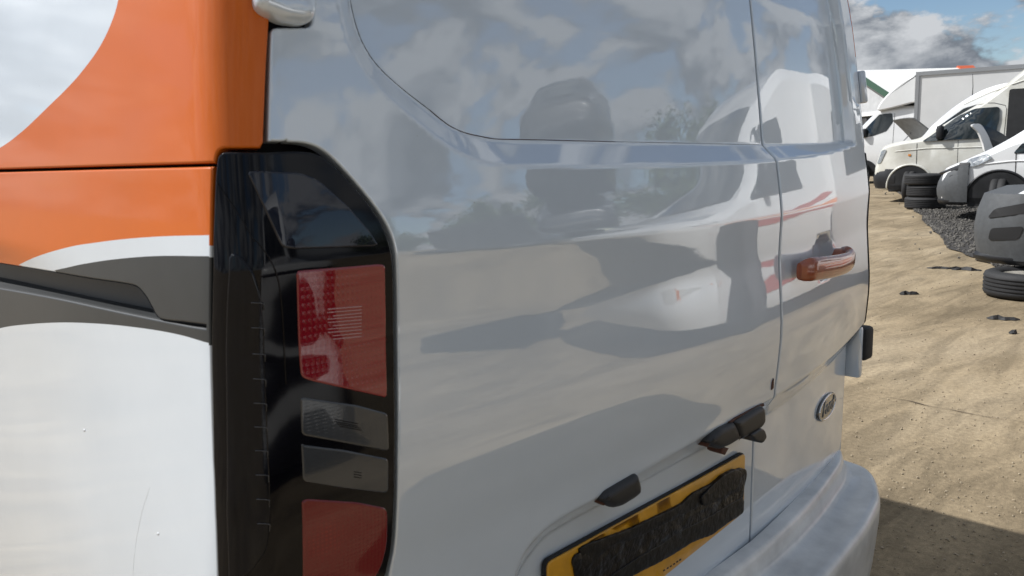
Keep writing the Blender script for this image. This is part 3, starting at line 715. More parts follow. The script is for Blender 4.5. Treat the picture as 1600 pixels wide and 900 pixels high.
# ---- number plate and black tape
pc = uz([(856, 880), (1165, 708.5), (1171.5, 795)], .004, side='rear'); z_t, z_b = pc[0, 1] * .5 + pc[1, 1] * .5, pc[2, 1]
s0, s1 = pc[0, 0], min(pc[1, 0], SG - .012)
YEL = mat('plate_yellow', (.62, .30, .006), .35, coat=.7, coat_rough=.08, noise=(40, .25))
pl_ = uz([(1041, 899)], .004, side='rear')[0]; sl_ = (z_b - pl_[1]) / (pc[2, 0] - pl_[0])
NP = np.array([(s0, pc[0, 1]), (s1, pc[1, 1]), (s1 + .001, z_b), (s0 - .001, z_b + sl_ * (s0 - s1))])
_c4 = skin(NP[:, 0], NP[:, 1], np.zeros(4)); _mid = NP.mean(0); _in = _mid + (NP - _mid) * .85; _c4 = skin(_in[:, 0], _in[:, 1], np.zeros(4))
_A = np.c_[np.ones(4), _in]; _cf = np.linalg.lstsq(_A, _c4, rcond=None)[0]; _pn = np.cross(_cf[1], _cf[2]); _pn /= np.linalg.norm(_pn); _pn *= -np.sign(_pn[1])
def fnp(s, z, off=0.):                              # the flat plane of the number plate
    s = np.asarray(s, float); z = np.asarray(z, float); o = np.broadcast_to(np.asarray(off, float), s.shape)
    return _cf[0] + s[..., None] * _cf[1] + z[..., None] * _cf[2] + (o[..., None] + .006) * _pn
NP = np.vstack([unproj([(856, 880), (1165, 708.5), (1171.5, 795)], .0055, fn=fnp, side='rear'), [(0, 0)]]); NP[1, 0] = min(NP[1, 0], SG - .010); NP[2, 0] = NP[1, 0] + .001
_b = unproj([(1041, 899)], .0055, fn=fnp, side='rear')[0]; NP[3] = (NP[0, 0] - .001, NP[2, 1] + (NP[2, 1] - _b[1]) / (NP[2, 0] - _b[0]) * (NP[0, 0] - NP[2, 0]))
backing = pad('plate_backing', dens(round_poly(NP + np.sign(NP - NP.mean(0)) * .0016, .010), .01), .003, .001, BLACK, g=.03, fn=fnp)
PL = pad('number_plate', dens(round_poly(NP, .009), .01), .0055, .0015, YEL, g=.02, fn=fnp); PL['label'] = 'yellow number plate covered with black tape'
TAPE = mat('black_tape', (.004, .004, .005), .40, spec=.3, noise=(60, .5), bump=(75, .7, .003))
TAPE2 = mat('black_plastic_bag', (.004, .004, .006), .28, spec=.35, noise=(30, .5), bump=(45, 1.0, .006))
from mathutils import noise as mn
def crumple(amp, sc, seed):
    return lambda P: np.array([.010 + amp * (mn.fractal(Vector((p[0] * sc, p[1] * sc * 1.6, seed)), .8, 2.1, 4) + .35 * abs(mn.noise(Vector((p[0] * sc * .4 + p[1] * 90, p[1] * 8, seed + 5))))) for p in P])
for px, sd_, m, hh in (
    ([(895, 876), (900, 867), (950, 844), (1060, 790), (1150, 742), (1164, 734), (1163, 770), (1160, 795), (1110, 828), (1060, 856), (1010, 880), (950, 918), (905, 930), (900, 900)], 3.1, TAPE2, .0088),
    ([(905, 858), (922, 849), (985, 826), (1040, 800), (1066, 787), (1082, 771), (1110, 757), (1140, 740), (1157, 731), (1166, 733), (1168, 742), (1163, 763), (1150, 770), (1100, 788), (1050, 812), (1005, 836), (955, 852), (925, 880), (916, 893)], 1.7, TAPE, .0098),
    ([(1030, 852), (1060, 832), (1110, 806), (1160, 776), (1163, 783), (1162, 801), (1140, 815), (1112, 836), (1085, 846), (1050, 868), (1000, 894), (960, 915), (950, 902), (1000, 868)], 8.3, TAPE, .0098),
    ([(1128, 742), (1148, 732), (1158, 738), (1150, 764), (1120, 782), (1096, 790), (1092, 776), (1110, 758)], 5.5, TAPE, .0122)):
    q = unproj(px, .009, fn=fnp, side='rear'); O = dens(round_poly(q, .006, 3), .006); O += np.random.uniform(-.0005, .0005, O.shape)
    f0 = crumple(.0012, 13, sd_); fz = (lambda f0, d: (lambda P: np.maximum(f0(P) + d, .0070 + .1 * d)))(f0, hh - .010)
    o = pad('tape', O, fz, .0012, m, PL, g=.006, n=3, fn=fnp)
for x, y in ((1036, 891), (1041.5, 887.5), (1046.5, 884.5), (1051.5, 881), (1056.5, 877.5), (1061, 874.5)):
    q = unproj([(x, y), (x + 3, y - 1.9), (x + 3.3, y + .4), (x + .3, y + 2.3)], .0055, fn=fnp, side='rear'); pad('plate_print', q, .0002, .0001, BLACK, PL, base_off=.0056, g=.01, n=2, fn=fnp)

# ---- plate lamps, release handle, camera, torn trim
def lump(name, px, h, bev, m, bo=-.030, r=.006, par=None, g=.008):
    q = uz(px, h * .5, side='rear') if False else unproj(px, h * .6, fn=fnb, side='rear')
    return pad(name, dens(round_poly(q, r, 6), .005), h - bo, bev, m, par, base_off=bo, g=g, fn=fnb)
L1 = lump('plate_lamp', [(940, 781), (947, 770), (958, 763), (994, 742), (998, 741.5), (1003, 760), (1002, 771), (993, 779), (972, 792), (958, 795), (947, 789)], .010, .010, PLAST)
L2 = lump('plate_lamp', [(1107, 691), (1113, 681), (1125, 670), (1148, 659), (1154, 672), (1157, 686), (1140, 697), (1125, 703), (1115, 699)], .010, .010, PLAST)
L3 = lump('release_handle', [(1149, 659), (1180, 640), (1192, 634), (1194.5, 640), (1195, 658), (1190, 668), (1172, 679), (1156, 688), (1151, 672)], .012, .009, PLAST)
L4 = lump('reversing_camera', [(1169, 679), (1186, 668), (1192, 671), (1195, 682), (1189, 692), (1178, 690)], .014, .004, PLAST, bo=-.03)
for px in ([(1138, 660), (1150, 652), (1180, 636), (1193, 630), (1194, 634), (1181, 640), (1149, 659.5)], [(1104, 699), (1109, 686), (1112, 690), (1106, 696)], [(1127, 700), (1138, 700), (1132, 711), (1127, 708)], [(939, 784), (945, 787), (943, 790), (940, 789)]):
    lump('torn_trim', px, .003, .001, RUST, bo=-.02, r=.001)
q = uz([(1205.5, 597), (1208, 591), (1207.5, 606), (1204.5, 609)], 0, side='rear'); pad('torn_trim', q, .002, .0005, RUST, g=.01)
# dark split along the edge of the window blank
SEAM = mat('split_sealant', (.035, .012, .012), .6)
tubes('sealant_split', [skin_line([(672, 172.5), (688, 186), (705, 198), (725, 207), (753, 213.5), (774, 217), (800, 217.8), (850, 218.6), (900, 220), (962, 221.5)], .0001, side='rear')], .00062, SEAM)
tubes('sealant_split', [skin_line([(962, 221.5), (1040, 223), (1110, 224.5), (1186, 226)], .0001, side='rear')], .0004, GREYP)
tubes('sealant_split', [skin_line([(547, 0), (554, 32), (566, 66), (586, 98), (618, 130), (672, 172.5)], .0001, side='rear')], .00045, GREYP)

# ---- bumper with its step
def bump_plan():
    inn = [(XL + .0, 1.10), (XL + .0, .80), (XL + .03, .715), (.48, .690), (.8, .676), (1.1, .672), (1.346, .676), (1.55, .694), (1.75, .724), (1.863, .752), (1.93, .800), (1.94, 1.10)]
    out = [(XL - .035, 1.10), (XL - .03, .78), (XL + .02, .640), (.46, .592), (.8, .574), (1.1, .570), (1.40, .580), (1.56, .594), (1.70, .612), (1.845, .650), (1.975, .745), (1.985, 1.10)]
    a = spline(inn, 8); b = spline(out, 8); return a, b
ia, oa = bump_plan(); n = len(ia)
d = oa - ia; dl = np.linalg.norm(d, axis=1, keepdims=True); u = d / dl
end = smooth01((np.arange(n) - 9 * 8) / 12.)[:, None]                       # the step narrows into a lip at the far corner
prof = [(-.028, .40), (-.028, .497), (-.025, .503), (.000, .504), (.006, .499), (.010, .484), (.014, .464), (.02, .457), (.03, .455)]
rows = [np.c_[ia + u * w, np.full(n, z)] for w, z in prof]
for fr, z in ((.35, .452), (.62, .451), (.80, .452), (.90, .451), (.96, .446), (.99, .440), (1.0, .428), (.985, .395), (.94, .345), (.88, .29), (.80, .24), (.62, .20)):
    rows.append(np.c_[ia + u * (dl * fr + (0 if fr > .5 else 0)), np.full(n, z)])
wv = np.sin(np.linspace(0, 1, n) * 40)
V = np.vstack(rows); Fc = [(i * n + k, i * n + k + 1, (i + 1) * n + k + 1, (i + 1) * n + k) for i in range(len(rows) - 1) for k in range(n - 1)]
WB = mat('scuffed_bumper', (.66, .685, .70), .42, coat=.5, coat_rough=.12, noise=(9, .30), col2=(.40, .42, .44), bump=(35, .12, .003))
bo_ = pydata('bumper', V, Fc, WB, VAN, org=VO, sharp=50)

# scratches in the lower side panel
SCRM = mat('scratch', (.50, .52, .53), .6)
tubes('scratch', [skin_line([(208, 905), (209, 880), (214, 840), (222, 800), (234, 762)], -.0001)], .00025, SCRM)
for x, y in ((132, 672), (247, 834)):
    q = uz([(x - 1.6, y - 2), (x + 1.4, y - 1.4), (x + 1.6, y + 1.8), (x - 1, y + 2)], 0); pad('paint_chip', q, .0004, .0002, SCRM, g=.01, n=2)
# ================================================================== GROUND
def gpt(px, z=0.):
    d = RM @ np.array([px[0] - 800, px[1] - 450, F]); return CAM + d * ((z - CAM[2]) / d[2])
def depth_of(p): return float(((np.asarray(p) - CAM) @ RM)[2])
def ground_mat():
    m = bpy.data.materials.new('sandy_yard'); m.use_nodes = True; nt = m.node_tree; N = nt.nodes.new; L = nt.links.new; b = nt.nodes['Principled BSDF']
    b.inputs['Roughness'].default_value = .9; b.inputs['Specular IOR Level'].default_value = .2
    tc = N('ShaderNodeTexCoord')
    def noise(sc, det, ro, stretch=None, dist=0.):
        n = N('ShaderNodeTexNoise'); n.inputs['Scale'].default_value = sc; n.inputs['Detail'].default_value = det; n.inputs['Roughness'].default_value = ro; n.inputs['Distortion'].default_value = dist
        if stretch:
            mp = N('ShaderNodeMapping'); mp.inputs['Rotation'].default_value = (0, 0, stretch[2]); mp.inputs['Scale'].default_value = (stretch[0], stretch[1], 1)
            L(tc.outputs['Object'], mp.inputs[0]); L(mp.outputs[0], n.inputs['Vector'])
        else: L(tc.outputs['Object'], n.inputs['Vector'])
        return n.outputs[0]
    a = noise(.55, 7, .62, (1, 2.2, .5), .6); r = noise(2.2, 6, .6, (.55, 2.4, .35), 1.2); f = noise(38, 4, .7); gr = noise(260, 2, .6)
    cr = N('ShaderNodeValToRGB'); L(a, cr.inputs[0]); e = cr.color_ramp.elements
    e[0].position = .30; e[0].color = (.180, .140, .088, 1); e[1].position = .72; e[1].color = (.385, .312, .212, 1)
    k = e.new(.5); k.color = (.285, .224, .143, 1)
    def mul(c, fac_out, lo, hi, p0, p1):
        mr = N('ShaderNodeMapRange'); mr.inputs[1].default_value = p0; mr.inputs[2].default_value = p1; mr.inputs[3].default_value = lo; mr.inputs[4].default_value = hi; L(fac_out, mr.inputs[0])
        s = N('ShaderNodeVectorMath'); s.operation = 'SCALE'; L(c, s.inputs[0]); L(mr.outputs[0], s.inputs[3]); return s.outputs[0]
    c = mul(cr.outputs[0], r, .74, 1.14, .36, .62); c = mul(c, f, .76, 1.18, .3, .7); c = mul(c, gr, .78, 1.16, .3, .7)
    L(c, b.inputs['Base Color'])
    add = N('ShaderNodeMath'); add.operation = 'MULTIPLY_ADD'; L(r, add.inputs[0]); add.inputs[1].default_value = .9; L(f, add.inputs[2])
    bp = N('ShaderNodeBump'); bp.inputs['Strength'].default_value = .5; bp.inputs['Distance'].default_value = .012; L(add.outputs[0], bp.inputs['Height']); L(bp.outputs[0], b.inputs['Normal'])
    return m
SAND = ground_mat()
b = MB(); b.add([(-900, -900, 0), (900, -900, 0), (900, 900, 0), (-900, 900, 0)], [(0, 1, 2, 3)])
tag(b.build('ground', SAND), kind='structure')
GRAV = mat('dark_gravel_bed', (.055, .05, .046), .9, noise=(60, .6), bump=(70, .9, .02))
e_px = [(1600, 431), (1575, 424), (1548, 415), (1510, 399), (1474, 383), (1448, 352), (1424, 321), (1400, 300), (1380, 291)]
ge = np.array([gpt(p)[:2] for p in e_px]); ge = np.vstack([[gpt((1680, 452))[:2]], ge, [(34, 12.6), (44, 10), (30, 1), (14, -5), (8.5, -3)]])
gq = np.vstack([spline(ge[:-4], 5), ge[-4:]]); gq[:40] += np.random.normal(0, .03, (min(40, len(gq)), 2)); n = len(gq)
pydata('gravel', [(x, y, .012) for x, y in gq], [tuple(range(n))], GRAV, smooth=False); tag(bpy.data.objects['gravel'], kind='structure')
STONE = mat('gravel_stone', (.045, .042, .038), .85, noise=(13, .75), col2=(.16, .148, .13))
V = []; Fc = []
_p = (1 + 5 ** .5) / 2
oct_v = np.array([(-1, _p, 0), (1, _p, 0), (-1, -_p, 0), (1, -_p, 0), (0, -1, _p), (0, 1, _p), (0, -1, -_p), (0, 1, -_p), (_p, 0, -1), (_p, 0, 1), (-_p, 0, -1), (-_p, 0, 1)]) / 1.9
oct_f = [(0, 11, 5), (0, 5, 1), (0, 1, 7), (0, 7, 10), (0, 10, 11), (1, 5, 9), (5, 11, 4), (11, 10, 2), (10, 7, 6), (7, 1, 8), (3, 9, 4), (3, 4, 2), (3, 2, 6), (3, 6, 8), (3, 8, 9), (4, 9, 5), (2, 4, 11), (6, 2, 10), (8, 6, 7), (9, 8, 1)]
rs = np.random.RandomState(3); cnt = 0
while cnt < 16000:
    x = rs.uniform(7, 24); y = rs.uniform(-1, 9)
    if y > .34 * x + 1 or y < .16 * x - 1.4: continue
    if not pip(np.array([[x, y]]), gq)[0]:
        if rs.rand() > .02 or segdist(np.array([[x, y]]), gq)[0] > .35: continue
    s = rs.uniform(.007, .022); vv = oct_v * s * rs.uniform(.6, 1.2, 3) + rs.normal(0, s * .12, (12, 3)) * (1, 1, .7); n0 = len(V)
    V += [tuple(p + (x, y, .012 + s * .35)) for p in vv]; Fc += [tuple(i + n0 for i in f) for f in oct_f]; cnt += 1
tag(pydata('gravel_stones', V, Fc, STONE, smooth=False), kind='stuff')
GRIT = mat('yard_grit', (.36, .295, .205), .9, noise=(7, .6), col2=(.21, .17, .12))
V = []; Fc = []; cnt = 0
while cnt < 900:
    q = gpt((rs.uniform(1330, 1640), 250 + 690 * rs.rand()**1.15)); s = rs.uniform(.0015, .0045) * (1 + .25 * np.hypot(q[0], q[1]) / 3)
    if np.hypot(q[0], q[1]) > 16 or pip(q[None, :2], gq)[0]: continue
    vv = oct_v * s * rs.uniform(.6, 1.2, 3) + rs.normal(0, s * .12, (12, 3)); n0 = len(V); V += [tuple(p + (q[0], q[1], s * .3)) for p in vv]; Fc += [tuple(i + n0 for i in f) for f in oct_f]; cnt += 1
tag(pydata('yard_grit', V, Fc, GRIT, smooth=False), kind='stuff')
# open joint in the yard surface
jl = [gpt(p) for p in ((1384, 621), (1420, 627), (1450, 635), (1486, 641), (1520, 648), (1560, 655), (1605, 662), (1660, 675))]
b = MB(); V = []
for i, p in enumerate(spline([q[:2] for q in jl], 8)):
    w = .006 + .007 * rs.rand(); V += [(p[0] - .2 * w, p[1] + w, .004), (p[0] + .2 * w, p[1] - w, .004)]
tag(pydata('ground_joint', V, [(2 * i, 2 * i + 1, 2 * i + 3, 2 * i + 2) for i in range(len(V) // 2 - 1)], mat('joint_dirt', (.13, .095, .06), .95, noise=(90, .5)), smooth=False), kind='structure')
# torn scraps lying on the yard
SCR = mat('scrap_plastic', (.018, .017, .017), .7, noise=(40, .4))
def scrap(px, L, wd, a, label, n=7):
    c = gpt(px); top = []; rr = np.random.RandomState(int(px[0]))
    for i in range(n):
        t = i / (n - 1) - .5; h = (.012 + .022 * rr.rand()) * (1 - abs(2 * t)**3 * .7); w = wd * (.35 + .65 * rr.rand()) * (1 - abs(2 * t)**2 * .6)
        x, y = t * L, (rr.rand() - .5) * wd * .6
        top.append([(x, y - w, 0), (x, y - w * .5, h), (x, y + w * .4, h * .8), (x, y + w, 0)])
    ca, sa = math.cos(a), math.sin(a); V = [(q[0] * ca - q[1] * sa, q[0] * sa + q[1] * ca, q[2] + .003) for r in top for q in r]
    Fc = [(i * 4 + k, i * 4 + k + 1, i * 4 + k + 5, i * 4 + k + 4) for i in range(n - 1) for k in range(3)]
    o = pydata('scrap', V, Fc, SCR, smooth=False); o.location = c; tag(o, label, 'scrap', 'black scraps on the yard'); return o
scrap((1478, 420), .34, .045, -1.2, 'long black torn scrap lying on the sand in front of the gravel edge', 9)
scrap((1510, 422), .26, .06, -1.35, 'crumpled black scrap just right of the long torn scrap', 7)
scrap((1420, 460), .16, .05, -.8, 'small dark scrap nearest the near van on the sand')
scrap((1567, 499), .20, .05, -1.1, 'black scrap on the sand below the flat tyre')
scrap((1583, 521), .07, .03, .3, 'tiny dark scrap lowest on the sand at the right')

# ================================================================== VEHICLES
DIRTW = mat('dirty_white_paint', (.70, .70, .66), .32, coat=.8, coat_rough=.08, noise=(2.2, .22), col2=(.50, .485, .42))
CLEANW = mat('clean_white_paint', (.78, .785, .78), .28, coat=1, coat_rough=.05, noise=(3, .06))
DARKC = mat('dark_grey_car_paint', (.075, .08, .09), .3, metal=.5, coat=1, coat_rough=.03)
UNDER = mat('bonnet_underside', (.14, .145, .145), .55, noise=(8, .5), bump=(14, .5, .02))
HUB = mat('dusty_steel_hub', (.09, .09, .09), .6, metal=.2, noise=(20, .5))
INTER = mat('interior_shade', (.015, .016, .018), .8, noise=(5, .6))  # near-black colour paints the shade inside wheel arches and the open doorway
class Veh:
    def __init__(s, name, label, cat, group, pos, az, st, paint, L, lx=1.0):
        s.root = empty(name, (pos[0], pos[1], 0), label, cat, group, az); s.paint = paint; s.L = L; s.lx = lx; st = [(r[0] * lx, *r[1:]) for r in st]
        P = spline(np.array(st, float), 7); s.P = P[np.r_[True, np.diff(P[:, 0]) > 1e-4]]
        V = []; s.nr = 13
        for r in s.P:
            h = s.half(r); V += [(-r[0], y, z) for y, z in h] + [(-r[0], -y, z) for y, z in h[::-1][1:]]
        n = s.nr; m = len(s.P)
        Fc = [(i * n + k, i * n + k + 1, (i + 1) * n + k + 1, (i + 1) * n + k) for i in range(m - 1) for k in range(n - 1)]
        Fc += [tuple(range(n)), tuple(range((m - 1) * n, m * n))[::-1]]
        b = MB(); b.add(V, Fc); s.body = b.build('body', paint, s.root, sharp=38)
    @staticmethod
    def half(r):
        l, zl, zb, zt, w, wt = r; zb = min(zb, zt - .05); d = zt - zb; c = min(.13, d * .6)
        return [(w - .05, zl), (w - .005, zl + .10), (w + .015, zl + (zb - zl) * .55), (w, zb), (w + (wt - w) * .80, zt - c), (wt - c * .75, zt - c * .14), (0, zt)]
    def hw(s, l, z):
        r = np.array([np.interp(l, s.P[:, 0], s.P[:, k]) for k in range(6)]); h = s.half(r); return float(np.interp(z, [q[1] for q in h[:6]], [q[0] for q in h[:6]]))
    def zt(s, l): return float(np.interp(l, s.P[:, 0], s.P[:, 3]))
    def wt(s, l): return float(np.interp(l, s.P[:, 0], s.P[:, 5]))
    @staticmethod
    def fill(P, g=.09):
        """triangles over a polygon with points inside it, so that it can follow a bulging side"""
        lo, hi = P.min(0), P.max(0); G = np.stack(np.meshgrid(np.arange(lo[0] + g / 2, hi[0], g), np.arange(lo[1] + g / 2, hi[1], g), indexing='ij'), -1).reshape(-1, 2)
        if len(G): G = G[pip(G, P)]
        if len(G): G = G[segdist(G, P) > g * .3]
        n = len(P); r = delaunay_2d_cdt([Vector(p) for p in list(P) + list(G)], [(k, (k + 1) % n) for k in range(n)], [], 0, 1e-6)
        V2 = np.array([tuple(v) for v in r[0]]); return V2, [f for f in r[2] if pip(V2[list(f)].mean(0)[None], P)[0]]
    def side(s, name, poly, m, off=.008, th=.03, sides=(1, -1), r=.04, parent=None, lab=None):
        P = dens(round_poly(np.array(poly, float) * (s.lx, 1), r, 5), .12); b = MB(); n = len(P)
        for sd in sides:
            f2 = s.fill(P); G = f2[0]
            V = [(-l, sd * (s.hw(l, z) + off), z) for l, z in P] + [(-l, sd * (s.hw(l, z) + off - th), z) for l, z in P]
            f = [(k, (k + 1) % n, n + (k + 1) % n, n + k) for k in range(n)]
            b = MB(); b.add(V, f); b.add([(-l, sd * (s.hw(l, z) + off), z) for l, z in G], f2[1]); o = b.build(name, m, parent or s.root, sharp=40)
            if lab: o['label'] = lab
        return o
    def arch(s, l, r=.43, zc=.34):
        l *= s.lx
        for sd in (1, -1):
            a = [(l + r * math.cos(t), zc + r * math.sin(t)) for t in np.linspace(-.25, math.pi + .25, 22)]
            b = MB(); n = len(a); V = [(-p[0], sd * (s.hw(p[0], max(p[1], .3)) + .022), p[1]) for p in a]; V += [(-p[0], sd * .5, p[1]) for p in a]
            f2 = s.fill(np.array(a)); b.add(V, [(k, k + 1, n + k + 1, n + k) for k in range(n - 1)]); b.add([(-p[0], sd * (s.hw(p[0], max(p[1], .3)) + .022), p[1]) for p in f2[0]], f2[1]); b.build('wheel_arch', INTER, s.root)  # dark disc over the solid side, shade of the arch as colour
            wheel('wheel', (-l, sd * (s.hw(l, .5) - .065), zc), r=zc, parent=s.root, hub=HUB)
    def lip(s, l, r=.45, zc=.34, m=None):
        l *= s.lx
        for sd in (1, -1):
            a = [(l + r * math.cos(t), zc + r * math.sin(t)) for t in np.linspace(-.15, math.pi + .15, 24)]
            b = MB(); b.tube([(-p[0], sd * (s.hw(p[0], max(p[1], .3)) + .015), p[1]) for p in a], .022, 6); b.build('arch_trim', m or s.paint, s.root, smooth=True)
    def shell(s, name, l0, l1, z0, z1, m, off=.02, lab=None, ztop=None):
        """a bumper or cladding that follows the body between two heights, wrapped round the nose"""
        b = MB(); cols = []; l0 *= s.lx; l1 *= s.lx
        ls = np.linspace(l1, l0, 10); zs = np.linspace(z0, z1, 5)
        for sd in (1,):
            pts = [(-l, s.hw(l, max(min((z0 + z1) / 2, s.zt(l) - .06), .25)) + off) for l in ls]
        nose = [(-l0 + off * 1.2, y) for y in np.linspace(pts[-1][1] * .92, 0, 7)]
        half = pts + nose; full = half + [(x, -y) for x, y in half[::-1][1:]]
        V = []
        for j, z in enumerate(zs):
            k = 1 - .10 * ((j / 4 - .55) * 1.6)**2 * .5
            for i, (x, y) in enumerate(full):
                zz = z if ztop is None else min(z, z0 + (ztop(-x) - z0) * j / 4)
                V.append((x - .05 * ((j / 4 - .45))**2 * 4 * (1 if x > -.25 else 0), y * k, zz))
        n = len(full); Fc = [(j * n + i, j * n + i + 1, (j + 1) * n + i + 1, (j + 1) * n + i) for j in range(4) for i in range(n - 1)]
        Fc += [tuple(range(n)), tuple(range(4 * n, 5 * n))[::-1]]
        b.add(V, Fc); o = b.build(name, m, s.root, sharp=50)
        if lab: o['label'] = lab
        return o
    def screen(s, l0, l1, m=GLASS, k=.90, off=.012):
        l0 *= s.lx; l1 *= s.lx
        V = []; ls = np.linspace(l0, l1, 8)
        for l in ls:
            w = s.wt(l) - .10
            V += [(-l + off, y * w * k, s.zt(l) + off - .03 * abs(y)**3 * k) for y in np.linspace(-1, 1, 7)]
        Fc = [(i * 7 + j, i * 7 + j + 1, (i + 1) * 7 + j + 1, (i + 1) * 7 + j) for i in range(7) for j in range(6)]
        b = MB(); b.add(V, Fc); b.build('windscreen', m, s.root, smooth=True)
    def mirror(s, l, z, m=PLAST):
        l *= s.lx
        for sd in (1, -1):
            y = s.hw(l, z); b = MB(); b.box((-l - .06, sd * (y + .06) - .09, z - .02), (-l + .07, sd * (y + .06) + .09, z + .26), .04); b.build('mirror', m, s.root, sharp=50)
    def line(s, name, pts, m=BLACK, r=.006, sides=(1, -1)):
        P = resample(np.array(pts, float) * (s.lx, 1), .1, False)
        for sd in sides:
            b = MB(); b.tube([(-l, sd * (s.hw(l, z) + .001), z) for l, z in P], r, 5); b.build(name, m, s.root)
    def bonnet(s, l0, l1, ang, m_top, m_under):
        l0 *= s.lx; l1 *= s.lx
        w = s.hw(l1, s.zt(l1) - .1) * .93; zh = s.zt(l1) - .02; Lb = (l1 - l0) * 1.02; V = []; nn = 8
        for i in range(nn):
            t = i / (nn - 1); x = Lb * t; bulge = -.10 * t * t
            for y in np.linspace(-1, 1, 7):
                ww = w * (1 - .16 * t * t); q = (x, y * ww, bulge - .04 * y * y)
                V.append((-l1 + q[0] * math.cos(ang) - q[2] * math.sin(ang), q[1], zh + q[0] * math.sin(ang) + q[2] * math.cos(ang)))
        n0 = len(V); d = (math.sin(ang) * .03, 0, -math.cos(ang) * .03)
        Fc = [(i * 7 + j, i * 7 + j + 1, (i + 1) * 7 + j + 1, (i + 1) * 7 + j) for i in range(nn - 1) for j in range(6)]
        o = pydata('bonnet', V, Fc, m_top, s.root, sharp=40); o['label'] = 'raised bonnet'
        V2 = [tuple(np.add(p, d)) for p in V]; ed = [j for j in range(7)] + [i * 7 + 6 for i in range(1, nn)] + [(nn - 1) * 7 + j for j in range(5, -1, -1)] + [i * 7 for i in range(nn - 2, 0, -1)]
        Fu = [f[::-1] for f in Fc]; u = pydata('bonnet_liner', V2, Fu, m_under, o, sharp=40)
        V3 = [V[i] for i in ed] + [V2[i] for i in ed]; n = len(ed); pydata('bonnet_edge', V3, [(k, (k + 1) % n, n + (k + 1) % n, n + k) for k in range(n)], m_top, o, smooth=False)
        for y in (-.5, .5):
            b = MB(); b.tube([tuple(V2[3 * 7 + (1 if y < 0 else 5)]), (-l0 - .25, y * w * 1.1, s.zt(l0 + .25) + .02)], .012, 6); b.build('bonnet_stay', STEEL, s.root)
def van_st(L=5.4, hb=1.15, hood=1.36, hl=.90, ws=1.85, roof=2.35, w=.97, wt=.88, zl=.30, belt=1.30, nose=.70, rl=2.5, wn=.78):
    return [(0, zl + .05, nose * .9, nose, wn, wn - .05), (.05, zl, nose, nose + (hb - nose) * .55, wn + .06, wn), (.18, zl - .02, hb - .10, hb, wn + .12, wn + .04), (hl * .6, zl - .03, hb, hb + (hood - hb) * .55, w, w - .10), (hl, zl - .03, belt - .04, hood, w, w - .09),
            (hl + (ws - hl) * .5, zl - .03, belt, hood + (roof * .87 - hood) * .52, w, wt - .02), (ws, zl - .03, belt, roof * .87, w, wt), (rl, zl - .03, belt, roof * .985, w, wt), (rl + .5, zl - .03, belt, roof, w, wt), (L - .3, zl - .03, belt, roof, w, wt), (L, zl, belt, roof - .04, w - .02, wt - .02)]
AZ = math.radians(97)
ROW = 'vans parked in a row along the gravel'
def place(px_nose, S_px, daz=0.):
    y = None; lo, hi = 227, 900                        # the ground point on this column with the wanted scale
    for _ in range(60):
        m = (lo + hi) / 2
        if F / depth_of(gpt((px_nose, m))) > S_px: hi = m
        else: lo = m
    return gpt((px_nose, lo))
# nearest: the van of which only the grey front corner shows
v = Veh('parked_van', 'van with a big unpainted grey front bumper, nearest of the parked row', 'van', ROW, place(1545, 168), AZ, [(0, .31, .60, .66, .78, .73), (.1, .27, .66, .75, .86, .80), (.35, .26, .74, .82, .95, .88), (.75, .26, .98, 1.06, .97, .88), (1.15, .26, 1.22, 1.30, .97, .88), (1.6, .26, 1.26, 1.78, .97, .86), (2.1, .26, 1.26, 2.15, .97, .86), (2.8, .26, 1.26, 2.3, .97, .86), (5.4, .26, 1.26, 2.3, .95, .85)], CLEANW, 5.4, .87)
v.shell('bumper', 0, .80, .26, .80, GREYP, .035); v.shell('bumper_lip', .02, .7, .22, .33, PLAST, .05); v.side('fog_lamp_recess', [(.10, .42), (.36, .44), (.40, .55), (.12, .52)], BLACK, .04, .02, r=.03)
v.side('air_slot', [(.08, .60), (.44, .66), (.42, .74), (.14, .68)], BLACK, .042, .02, r=.03)
v.side('headlight', [(.55, .86), (.80, .92), (1.0, 1.10), (.72, 1.02)], LENSG, .012); v.arch(1.0); v.arch(4.4); v.lip(.95, m=GREYP)
v.screen(.95, 1.8); v.side('window', [(1.05, 1.34), (1.6, 1.80), (2.2, 1.86), (2.3, 1.36)], GLASS); v.mirror(1.3, 1.36)
# white van with black bumper and raised bonnet
v = Veh('parked_van', 'white van with a dark bumper and clear headlight, second nearest in the row', 'van', ROW, place(1481, 92), AZ, [(0, .31, .58, .68, .76, .70), (.05, .28, .72, .82, .84, .78), (.2, .27, .80, .90, .92, .86), (.4, .27, .88, .99, .97, .88), (.7, .27, 1.02, 1.14, .97, .87), (1.12, .27, 1.20, 1.42, .97, .86), (1.7, .27, 1.22, 1.93, .97, .86), (2.1, .27, 1.22, 2.25, .97, .86), (2.8, .27, 1.22, 2.4, .97, .86), (5.0, .27, 1.22, 2.4, .95, .84)], CLEANW, 5.0)
v.shell('bumper', 0, .42, .30, .88, GREYP, .055, ztop=lambda l: .74 + l * .42); v.shell('bumper_lip', .0, .36, .25, .40, PLAST, .045); v.side('fog_lamp_recess', [(.08, .50), (.24, .52), (.26, .60), (.10, .58)], BLACK, .04, .02, r=.02); v.side('air_slot', [(.10, .64), (.32, .68), (.34, .76), (.16, .72)], BLACK, .038, .02, r=.03)
v.shell('grille', .0, .42, .72, .92, PLAST, .04, ztop=lambda l: min(.80 + l * .42, 1.0)); v.side('headlight', [(.34, .85), (.52, .86), (.74, .98), (.66, 1.05), (.40, .97)], LENSG, .022); v.arch(.84, .43); v.arch(4.0); v.lip(.84, .45, m=PLAST)
